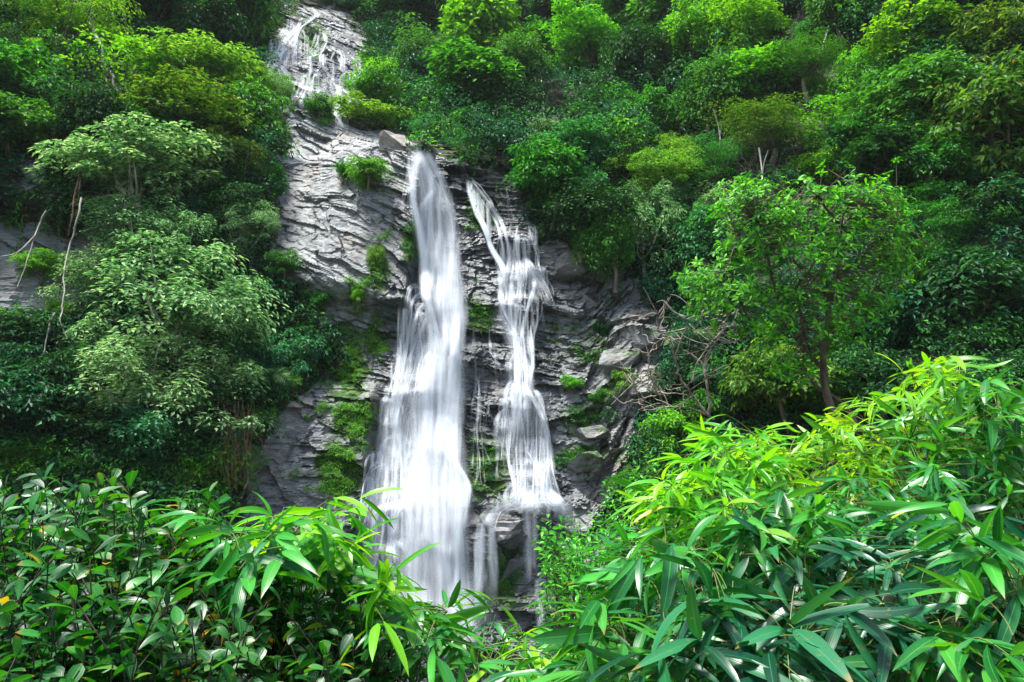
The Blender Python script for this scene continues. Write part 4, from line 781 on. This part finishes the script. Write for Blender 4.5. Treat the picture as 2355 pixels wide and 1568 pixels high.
for i, L_ in enumerate(limbs):
    P = curve([at(u, v, TD + .9 * math.sin(i * 2.1) * k / len(L_)) for k, (u, v) in enumerate(L_)], 6) - base; m.tube(P, np.linspace(.095 if i == 0 else .05, .035 if i == 0 else .012, len(P)), 7); tips.append(P)
m.obj("trunk", BK, tr)
CRN = [(1630, 690, 70, 40), (2060, 590, 60, 50), (1690, 470, 60, 40), (2030, 450, 60, 40), (1600, 640, 50, 30), (2000, 700, 60, 50), (1780, 680, 70, 50), (1740, 500, 70, 70), (1700, 560, 70, 60), (1650, 640, 80, 40), (1700, 680, 90, 50), (1800, 480, 60, 50), (1890, 450, 90, 50), (1970, 450, 90, 60), (2040, 510, 80, 70), (1940, 540, 90, 60), (1800, 590, 110, 60), (1850, 690, 100, 60), (1760, 760, 90, 60), (1970, 640, 90, 60), (1930, 740, 60, 50), (1820, 840, 80, 40), (1880, 560, 80, 60), (1720, 430, 50, 30)]
allb = np.concatenate(tips); rng = np.random.RandomState(11); Pl = []; Dl = []; Nl = []; tw = MB()
for (u, v, a, b) in CRN:
    for k in range(52):
        q = rng.randn(2) * .48; p = at(u + a * q[0], v + b * q[1], TD + rng.uniform(-1.3, 1.0)) - base; nb = allb[np.argmin(np.linalg.norm(allb - p, axis=1))]
        tw.tube(curve([nb, (nb + p) / 2 + [0, 0, -.05], p], 3), np.linspace(.014, .006, 7), 3)
        ax = nrm(p - nb + np.array([0, -.2, .6])); nl = rng.randint(6, 11)
        for j in range(nl):
            az = j * 2.4 + rng.rand(); s_ = nrm(np.cross(ax, [.3, .9, .2])); t2 = np.cross(ax, s_); d = nrm((s_ * math.cos(az) + t2 * math.sin(az)) + ax * rng.uniform(.2, .8)); Pl.append(p - ax * .09 * rng.rand()); Dl.append(d); Nl.append(nrm(ax + rng.randn(3) * .25))
n = len(Pl); V, Fc, uv = bigleaves(np.array(Pl), np.array(Dl), np.array(Nl), rng.uniform(.11, .2, n), rng.uniform(.04, .065, n), rng.uniform(.3, .9, n), 'obo', 3)
link("crown", mesh_np("crown", V, Fc, True, uv), G['mixed'], tr); tw.obj("twigs", BK, tr)

# boulders
def boulder(u, v, w_, h_, lab, colr, fw=-.15, seed=0, pts=13, cat="boulder"):
    P = hit([u], [v])[0]; d = (P - CAM) @ FW; a = w_ / F * d / 2; b = h_ / F * d / 2; rng = np.random.RandomState(seed)
    import bmesh
    bm = bmesh.new()
    for k in range(pts): q = nrm(rng.randn(3)) * rng.uniform(.9, 1.1); q = np.sign(q) * np.abs(q) ** .6; bm.verts.new((q[0] * a, q[1] * a * .8, q[2] * b))
    bmesh.ops.convex_hull(bm, input=bm.verts[:]); 
    for vv in [x for x in bm.verts if not x.link_faces]: bm.verts.remove(vv)
    bmesh.ops.triangulate(bm, faces=bm.faces[:]); bmesh.ops.subdivide_edges(bm, edges=bm.edges[:], cuts=3, use_grid_fill=True)
    cv = np.array([x.co[:] for x in bm.verts]) + seed; dn = .10 * a * fbm(cv[:, 0] * 2.2 + cv[:, 1], cv[:, 2] * 3.5, 4, 5) + .09 * a * facets(cv[:, 0] * 2.5 + cv[:, 1], cv[:, 2] * 4., 8, .8)
    for x, q in zip(bm.verts, dn): x.co += x.co.normalized() * q
    me = bpy.data.meshes.new("boulder"); bm.to_mesh(me); bm.free()
    for nm_, vl in (("moss", .10 + .12 * (cv[:, 2] > seed)), ("wet", np.full(len(cv), .45))): qa = me.attributes.new(nm_, 'FLOAT', 'POINT'); qa.data.foreach_set("value", vl.astype(np.float32))
    o = link("boulder", me, colr); o.location = P - [0, fw * a, 0]; tag(o, lab, cat, "boulders on the cliff"); return o
def rockmat(name, a, b, rough=.7):
    m, t, N = newmat(name); L = t.links.new; tc = N("TexCoord"); n = N("TexNoise", Scale=1.6, Detail=8.0, Roughness=.65); L(tc.outputs["Object"], n.inputs[0]); r = N("ValToRGB"); ramp(r, [(.35, a), (.62, b)]); L(n.outputs[0], r.inputs[0])
    p = N("BsdfPrincipled", Roughness=rough); L(r.outputs[0], p.inputs["Base Color"]); n2 = N("TexNoise", Scale=6.0, Detail=8.0, Roughness=.7); L(tc.outputs["Object"], n2.inputs[0]); bm = N("Bump", Strength=.8, Distance=.06); L(n2.outputs[0], bm.inputs["Height"]); L(bm.outputs[0], p.inputs["Normal"]); o = N("OutputMaterial"); L(p.outputs[0], o.inputs[0]); return m
RTAN = rockmat("rock_tan", (.16, .13, .11), (.34, .31, .28)); RG = HILL; RW = rockmat("rock_wet", (.02, .022, .026), (.09, .095, .1), .25)
for (u, v, w_, h_, lab, mt) in ((903, 330, 62, 84, "upright tan pointed boulder at the left of the main fall's brink", RTAN), (690, 243, 46, 50, "dark boulder in the middle of the upper cascade", RW), (1385, 640, 90, 80, "upper grey boulder right of the second fall under the creepers", RG), (1350, 700, 80, 60, "grey boulder left of and below the upper grey boulder", RG), (1440, 680, 80, 90, "grey angular boulder under the pale creeper", RG), (1310, 610, 80, 60, "mossy grey boulder beside the top of the spreading second fall", RG),
        (1480, 780, 90, 70, "grey boulder left of the dead bare tree", RG), (1425, 830, 110, 60, "long low grey boulder below the others at right", RG), (1340, 1060, 90, 50, "low dark boulder right of the foot of the second fall", RG), (1370, 1000, 90, 44, "flat grey rock above the low dark boulder", RG), (760, 130, 40, 34, "dark rock in the middle of the upper cascade's top step", RW),
        (1165, 1225, 90, 70, "wet black boulder at the foot of the second fall", RW), (1180, 1310, 70, 70, "wet black rock below the boulder at the second fall's foot", RW), (985, 1370, 60, 30, "small wet boulder at the base of the main fall", RW)):
    boulder(u, v, w_, h_, lab, mt, seed=u)

# palms with feather fronds, banana leaf
def palm(u, v, s, n, lab, colr, fw=1.6, ang0=0.):
    P = hit([u], [v])[0] - [0, fw, 0]; t = empty("palm", P, 0, s); tag(t, lab, "palm"); m = MB(); Ps = []; Ds = []; Ns = []; Ls = []; rng = np.random.RandomState(u)
    for k in range(n):
        a = ang0 + (k - (n - 1) / 2) * (2.6 / max(n, 2)) + rng.randn() * .1; q = np.linspace(0, 1, 16)[:, None]; d = np.array([math.sin(a), -.35, math.cos(a) * .8]); A = q * d * 1.6 + q ** 2 * np.array([0, -.1, -1.1]); m.tube(A, np.linspace(.03, .008, 16), 4); T = nrm(np.gradient(A, axis=0))
        for j in range(3, 16):
            for sg in (-1, 1):
                sd = nrm(np.cross(T[j], [0, -1, .3])) * sg
                for e in (0, .5): Ps.append(A[j] - T[j] * .1 * e); Ds.append(sd + T[j] * .6 + [0, 0, -.3]); Ns.append([0, -.6, .8]); Ls.append(.55 * (1 - abs(j - 8) / 14))
    m.obj("stalks", CULM, t); Ls = np.array(Ls); V, Fc = leaves(np.array(Ps), np.array(Ds), np.array(Ns), Ls, Ls * .1, .1); link("fronds", mesh_np("fronds", V, Fc), G[colr], t)
palm(640, 885, 1.0, 3, "small palm with grey-green fronds at the cliff edge left of the moss", 'pale'); palm(680, 900, .8, 2, "small palm with a drooping olive frond beside the moss", 'olive'); palm(1160, 280, .9, 2, "small palm with pale fronds beside the vine mound", 'pale'); palm(1575, 800, 1.0, 5, "fan of pale palm fronds behind the dead bare tree", 'pale')
palm(930, 130, 1.3, 3, "palm with silvery fronds right of the upper cascade", 'pale'); palm(2190, 250, 1.3, 3, "palm with grey fronds between the dome tree and the olive tree", 'pale'); palm(1610, 880, .8, 4, "low blue-green palm at the base of the dead bare tree", 'teal')
# ================================================================== foreground plants
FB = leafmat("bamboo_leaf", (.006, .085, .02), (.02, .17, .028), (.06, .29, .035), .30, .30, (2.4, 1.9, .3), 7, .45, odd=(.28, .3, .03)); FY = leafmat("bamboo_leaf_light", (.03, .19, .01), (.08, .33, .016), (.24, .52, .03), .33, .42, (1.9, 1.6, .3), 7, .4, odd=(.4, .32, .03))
FD = leafmat("bamboo_leaf_shaded", (.002, .035, .016), (.006, .075, .032), (.02, .15, .055), .3, .2, (2.2, 2.0, .4), 7, .45); FS = leafmat("shrub_leaf", (.003, .04, .010), (.008, .09, .015), (.028, .17, .022), .36, .24, (2.8, 2.5, .3), 4, .4, odd=(.3, .2, .02)); FM = leafmat("small_shrub_leaf", (.014, .12, .010), (.04, .22, .016), (.11, .4, .03), .28, .3, spec=.6)  # dark bamboo copy has shade low in the thicket painted into its colour
def bezier(a, b, c, n=9): t = np.linspace(0, 1, n)[:, None]; return a * (1 - t) ** 2 + 2 * b * t * (1 - t) + c * t ** 2
def bamboo(u, v, ru, rv, d, ns, Lf, mat, lab, seed, dd=.5, droop=.5, dirx=0., nculm=4):
    rng = np.random.RandomState(seed); c = at(u, v, d); bx = c[0] + rng.uniform(-.2, .2) - dirx * .8; by = c[1] + .35; base = np.array([bx, by, float(gz(np.array([bx]), np.array([by]))[0]) - .1]); t = empty("bamboo", base); tag(t, lab, "bamboo", "broad-leaved bamboo plants in the foreground")
    m = MB(); cul = []
    for k in range(nculm):
        e = at(u + ru * rng.uniform(-.9, .9), v + rv * rng.uniform(-.8, .5), d + rng.uniform(-dd, dd) * .6) - base; mid = np.array([e[0] * .25 + rng.randn() * .05, e[1] * .25, e[2] * .8]); b0 = rng.randn(3) * [.12, .12, 0]; P = bezier(b0, mid + b0, e, 16); m.tube(P, np.linspace(.009, .003, 16), 6); cul.append(P)
        for j in range(2, 15, 2): m.tube(np.array([P[j] - (P[j] - P[j - 1]) * .03, P[j] + (P[j + 1] - P[j]) * .03]), .0105 * (1 - j / 22), 6)
    cul = np.concatenate(cul); cul = cul[cul[:, 2] > .35 * cul[:, 2].max()]
    PP = []; DD = []; NN = []; LL = []; cc = c - base
    for k in range(ns):
        q = rng.rand(2) * 2 - 1
        while q @ q > 1: q = rng.rand(2) * 2 - 1
        p = at(u + ru * q[0], v + rv * q[1], d * (1 - .05 * q[1]) + rng.uniform(-dd, dd)) - base; nb = cul[np.argmin(np.linalg.norm(cul - p, axis=1))]
        out = nrm((p - cc) * [1, 1, .6] + np.array([dirx, -.25, .2]) * .3 + rng.randn(3) * .25); p1 = p + out * .12; Q = bezier(nb, (nb + p) / 2 + [0, 0, .06], p1, 8); m.tube(Q, np.linspace(.003, .0014, 8), 4)
        h = nrm(out * [1, 1, 0] + 1e-3); sd = np.array([-h[1], h[0], 0]); nl = rng.randint(4, 9)
        for j in range(nl):
            a = (j - (nl - 1) / 2) / max(nl - 1, 1) * 2.6 + rng.randn() * .15; pit = -droop * (.3 + abs(a) * .3) + rng.randn() * .42 + .1
            dr = (h * math.cos(a) + sd * math.sin(a)) * math.cos(pit) + np.array([0, 0, math.sin(pit)]); PP.append(p + (p1 - p) * (1 - abs(a) / 1.6)); DD.append(dr); NN.append(nrm(np.array([0, 0, 1.]) + rng.randn(3) * .5 - dr * dr[2])); LL.append(Lf * rng.uniform(.65, 1.25) * (1 - .12 * abs(a)))
    LL = np.array(LL); n = len(LL); V, Fc, uv = bigleaves(np.array(PP), np.array(DD), np.array(NN), LL, LL * rng.uniform(.12, .20, n), rng.uniform(.15, 1.0, n), 'lance', 8)
    m.obj("culms", CULM, t); link("leaves", mesh_np("leaves", V, Fc, True, uv), mat, t)
def shrub(u, v, ru, rv, d, ns, Lf, mat, lab, seed, dd=.35, per=(9, 16), name="shrub", step=.03, grp="glossy shrubs in the foreground", wr=(.38, .5), stemr=.0035):
    rng = np.random.RandomState(seed); c = at(u, v, d); bx, by = c[0], c[1] + .1; base = np.array([bx, by, float(gz(np.array([bx]), np.array([by]))[0]) - .1]); t = empty(name, base); tag(t, lab, "shrub", grp); m = MB(); PP = []; DD = []; NN = []; LL = []; hub = []
    for k in range(5): e = at(u + ru * rng.uniform(-.6, .6), v + rv * rng.uniform(0, .9), d) - base; P = bezier(np.zeros(3), e * [.4, .4, .6], e, 12); m.tube(P, np.linspace(stemr * 3.2, stemr * 1.3, 12), 6); hub.append(P[5:])
    hub = np.concatenate(hub)
    for k in range(ns):
        q = rng.rand(2) * 2 - 1
        while q @ q > 1: q = rng.rand(2) * 2 - 1
        p = at(u + ru * q[0], v + rv * q[1], d * (1 - .06 * q[1]) + rng.uniform(-dd, dd)) - base; nl = rng.randint(*per); ax = nrm(np.array([q[0] * .45, -.15, 1.]) + rng.randn(3) * .3); ln = nl * step; p0 = p - ax * ln
        hb = hub[np.argmin(np.linalg.norm(hub - p0 + [0, 0, .15], axis=1))]; m.tube(np.vstack([bezier(hb, (hb + p0) / 2 - [0, 0, .05], p0, 6), p[None]]), np.linspace(stemr * 1.2, stemr * .5, 7), 5); s_ = nrm(np.cross(ax, [.2, 1, .1])); t2 = np.cross(ax, s_); a0 = rng.rand() * 6
        for j in range(nl):
            az = a0 + j * 2.4; f = j / nl; el = .15 + .75 * f ** 2 + rng.randn() * .15; rad = s_ * math.cos(az) + t2 * math.sin(az); dr = rad * math.cos(el) + ax * math.sin(el) + np.array([0, 0, -.12]); PP.append(p0 + ax * ln * f); DD.append(dr); NN.append(nrm(ax * math.cos(el) - rad * math.sin(el) + rng.randn(3) * .2 + [0, 0, .35])); LL.append(Lf * rng.uniform(.65, 1.15) * (1 - .25 * f))
    LL = np.array(LL); n = len(LL); V, Fc, uv = bigleaves(np.array(PP), np.array(DD), np.array(NN), LL, LL * rng.uniform(*wr, n), rng.uniform(.1, .9, n), 'obo', 6 if Lf > .08 else 3)
    m.obj("stems", STEM, t); link("leaves", mesh_np("leaves", V, Fc, True, uv), mat, t)
SH = [(90,1170,120,100,2.3,26,.10,"upper left glossy shrub at the left edge, upright whorled leaves"),(250,1190,110,110,2.2,26,.10,"glossy shrub second from the left edge, tall leaf rosettes"),(430,1200,90,100,2.6,24,.10,"glossy shrub with a tall shoot below the hanging roots"),(600,1290,110,90,2.6,22,.09,"glossy shrub behind the left bamboo leaves"),
 (70,1380,150,140,1.9,34,.10,"dark glossy shrub halfway down the left edge"),(290,1370,150,140,1.9,34,.10,"dark glossy shrub below the tall leaf rosettes"),(120,1550,190,110,1.7,30,.10,"darkest glossy shrub in the bottom left corner"),(440,1520,170,110,1.8,28,.095,"dark glossy shrub at the bottom edge, left of centre"),
 (530,1400,120,90,2.1,20,.095,"shaded shrub under the left bamboo"),(740,1400,110,90,2.4,26,.095,"bright glossy shrub left of the foot of the main fall"),(700,1520,140,90,2.1,24,.095,"glossy shrub at the bottom edge below the foot of the main fall"),(880,1470,110,90,2.5,22,.09,"leafy shrub just in front of the main fall's foot")]
for i, (u, v, ru, rv, d, ns, Lf, lab) in enumerate(SH): shrub(u, v, ru, rv, d, int(ns * 2.5), Lf * .9, FS, lab, 100 + i)
MS = [(1290,1250,70,80,6.,50,.095,"small-leaved bright shrub overlapping the foot of the second fall"),(1400,1280,110,100,5.6,75,.095,"small-leaved bright shrub left of the right bamboo"),(1320,1400,100,90,5.8,60,.09,"dark small-leaved shrub under the bright one at bottom centre"),(1450,1160,90,80,6.6,50,.09,"small-leaved shrub in front of the lower right rocks"),(1530,1080,90,70,7.2,50,.09,"small-leaved shrub above the right bamboo's left end"),(1440,1440,110,80,5.,45,.09,"dark small-leaved shrub near the bottom, right of centre")]
for i, (u, v, ru, rv, d, ns, Lf, lab) in enumerate(MS): shrub(u, v, ru, rv, d, ns, Lf, FM if i not in (2, 5) else FS, lab, 200 + i, .8, (10, 18), step=.025, grp="small-leaved shrubs beside the falls", wr=(.32, .42))
BB = [(520,1240,100,50,2.5,13,.20,FB,"bamboo with big pale blades at upper left, beside the tall shoot",.4),(700,1225,120,50,2.7,16,.21,FY,"light green bamboo left of the main fall, topmost",.8),(560,1310,110,60,2.2,13,.22,FB,"bamboo with hanging blades in the middle of the left thicket",0),(760,1310,70,60,2.7,10,.19,FB,"bamboo leaning right toward the main fall",.9),
 (960,1440,100,60,2.6,14,.2,FB,"bamboo with upright blades in front of the main fall's foot",.3),(1090,1500,110,60,2.6,16,.19,FB,"bamboo at the bottom centre",0),(1240,1540,120,40,2.5,14,.19,FY,"low light bamboo at the bottom edge, right of centre",.3),(850,1400,70,50,2.5,9,.2,FY,"light bamboo sprays beside the bright glossy shrub",.5),
 (1700,1050,110,60,4.1,30,.23,FY,"bright yellow-green bamboo crest of the right thicket",-.3),(1860,1090,130,80,4.2,36,.23,FY,"yellow-green bamboo behind the middle of the right thicket",0),(2010,1010,120,70,4.3,28,.22,FY,"light bamboo left of the tallest shoot",-.5),(2150,890,80,60,4.1,14,.24,FY,"tallest bamboo shoot at right, arching left",-.5),(2200,990,140,70,4.,30,.23,FB,"green bamboo under the tallest shoot",0),(2320,950,80,80,3.8,20,.24,FB,"green bamboo at the right edge, upper",-.2),
 (2240,1110,130,70,3.6,30,.22,FB,"green bamboo at the right, middle height",-.2),(2020,1160,140,80,3.6,34,.21,FB,"small-bladed bamboo in the middle of the right thicket",0),(1620,1170,110,70,3.3,26,.22,FY,"light bamboo at the left end of the right thicket",-.7),(1780,1210,140,70,3.0,28,.22,FB,"bamboo with broad blue-green blades, upper centre of the right thicket",-.3),(1560,1320,110,80,2.6,18,.24,FB,"bamboo leaning left over the small-leaved shrubs",-.9),
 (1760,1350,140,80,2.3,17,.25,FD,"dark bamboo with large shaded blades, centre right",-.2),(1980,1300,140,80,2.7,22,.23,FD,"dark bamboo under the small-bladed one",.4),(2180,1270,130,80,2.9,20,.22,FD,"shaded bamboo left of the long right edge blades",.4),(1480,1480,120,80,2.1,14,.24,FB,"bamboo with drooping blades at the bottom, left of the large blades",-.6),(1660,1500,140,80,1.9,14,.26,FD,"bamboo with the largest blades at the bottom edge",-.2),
 (1880,1480,150,80,1.9,15,.25,FD,"dark bamboo at the bottom edge between the largest blades and the corner",.2),(2100,1450,130,90,2.1,15,.24,FD,"shade-darkened bamboo near the bottom right corner",.3),(2300,1300,90,100,2.2,12,.27,FB,"bamboo with long narrow blades at the right edge",-.4),(2280,1500,120,90,1.8,12,.26,FB,"bamboo in the bottom right corner",-.1),(1350,1540,90,50,2.4,11,.21,FB,"low bamboo with arching blades at bottom right of centre",.4)]
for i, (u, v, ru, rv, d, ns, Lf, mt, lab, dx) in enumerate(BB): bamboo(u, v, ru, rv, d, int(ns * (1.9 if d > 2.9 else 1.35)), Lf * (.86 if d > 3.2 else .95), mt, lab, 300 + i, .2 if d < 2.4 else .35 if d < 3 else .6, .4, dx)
HZ, t_, N_ = newmat("haze"); pv = t_.nodes.new("ShaderNodeVolumePrincipled"); pv.inputs["Density"].default_value = .00017; pv.inputs["Color"].default_value = (.86, .94, .97, 1); pv.inputs["Anisotropy"].default_value = 0; oo = N_("OutputMaterial"); t_.links.new(pv.outputs[0], oo.inputs["Volume"])
bx = np.array([[x, y, z] for x in (-165, 165) for y in (-165, 165) for z in (-9, 125)], float); tag(link("haze", mesh_np("haze", bx, np.array([[0, 1, 3, 2], [4, 6, 7, 5], [0, 4, 5, 1], [2, 3, 7, 6], [0, 2, 6, 4], [1, 5, 7, 3]])), HZ), "thin pale haze in the gorge", None, None, "stuff")
print("TOTAL verts", sum(len(m.vertices) for m in bpy.data.meshes))
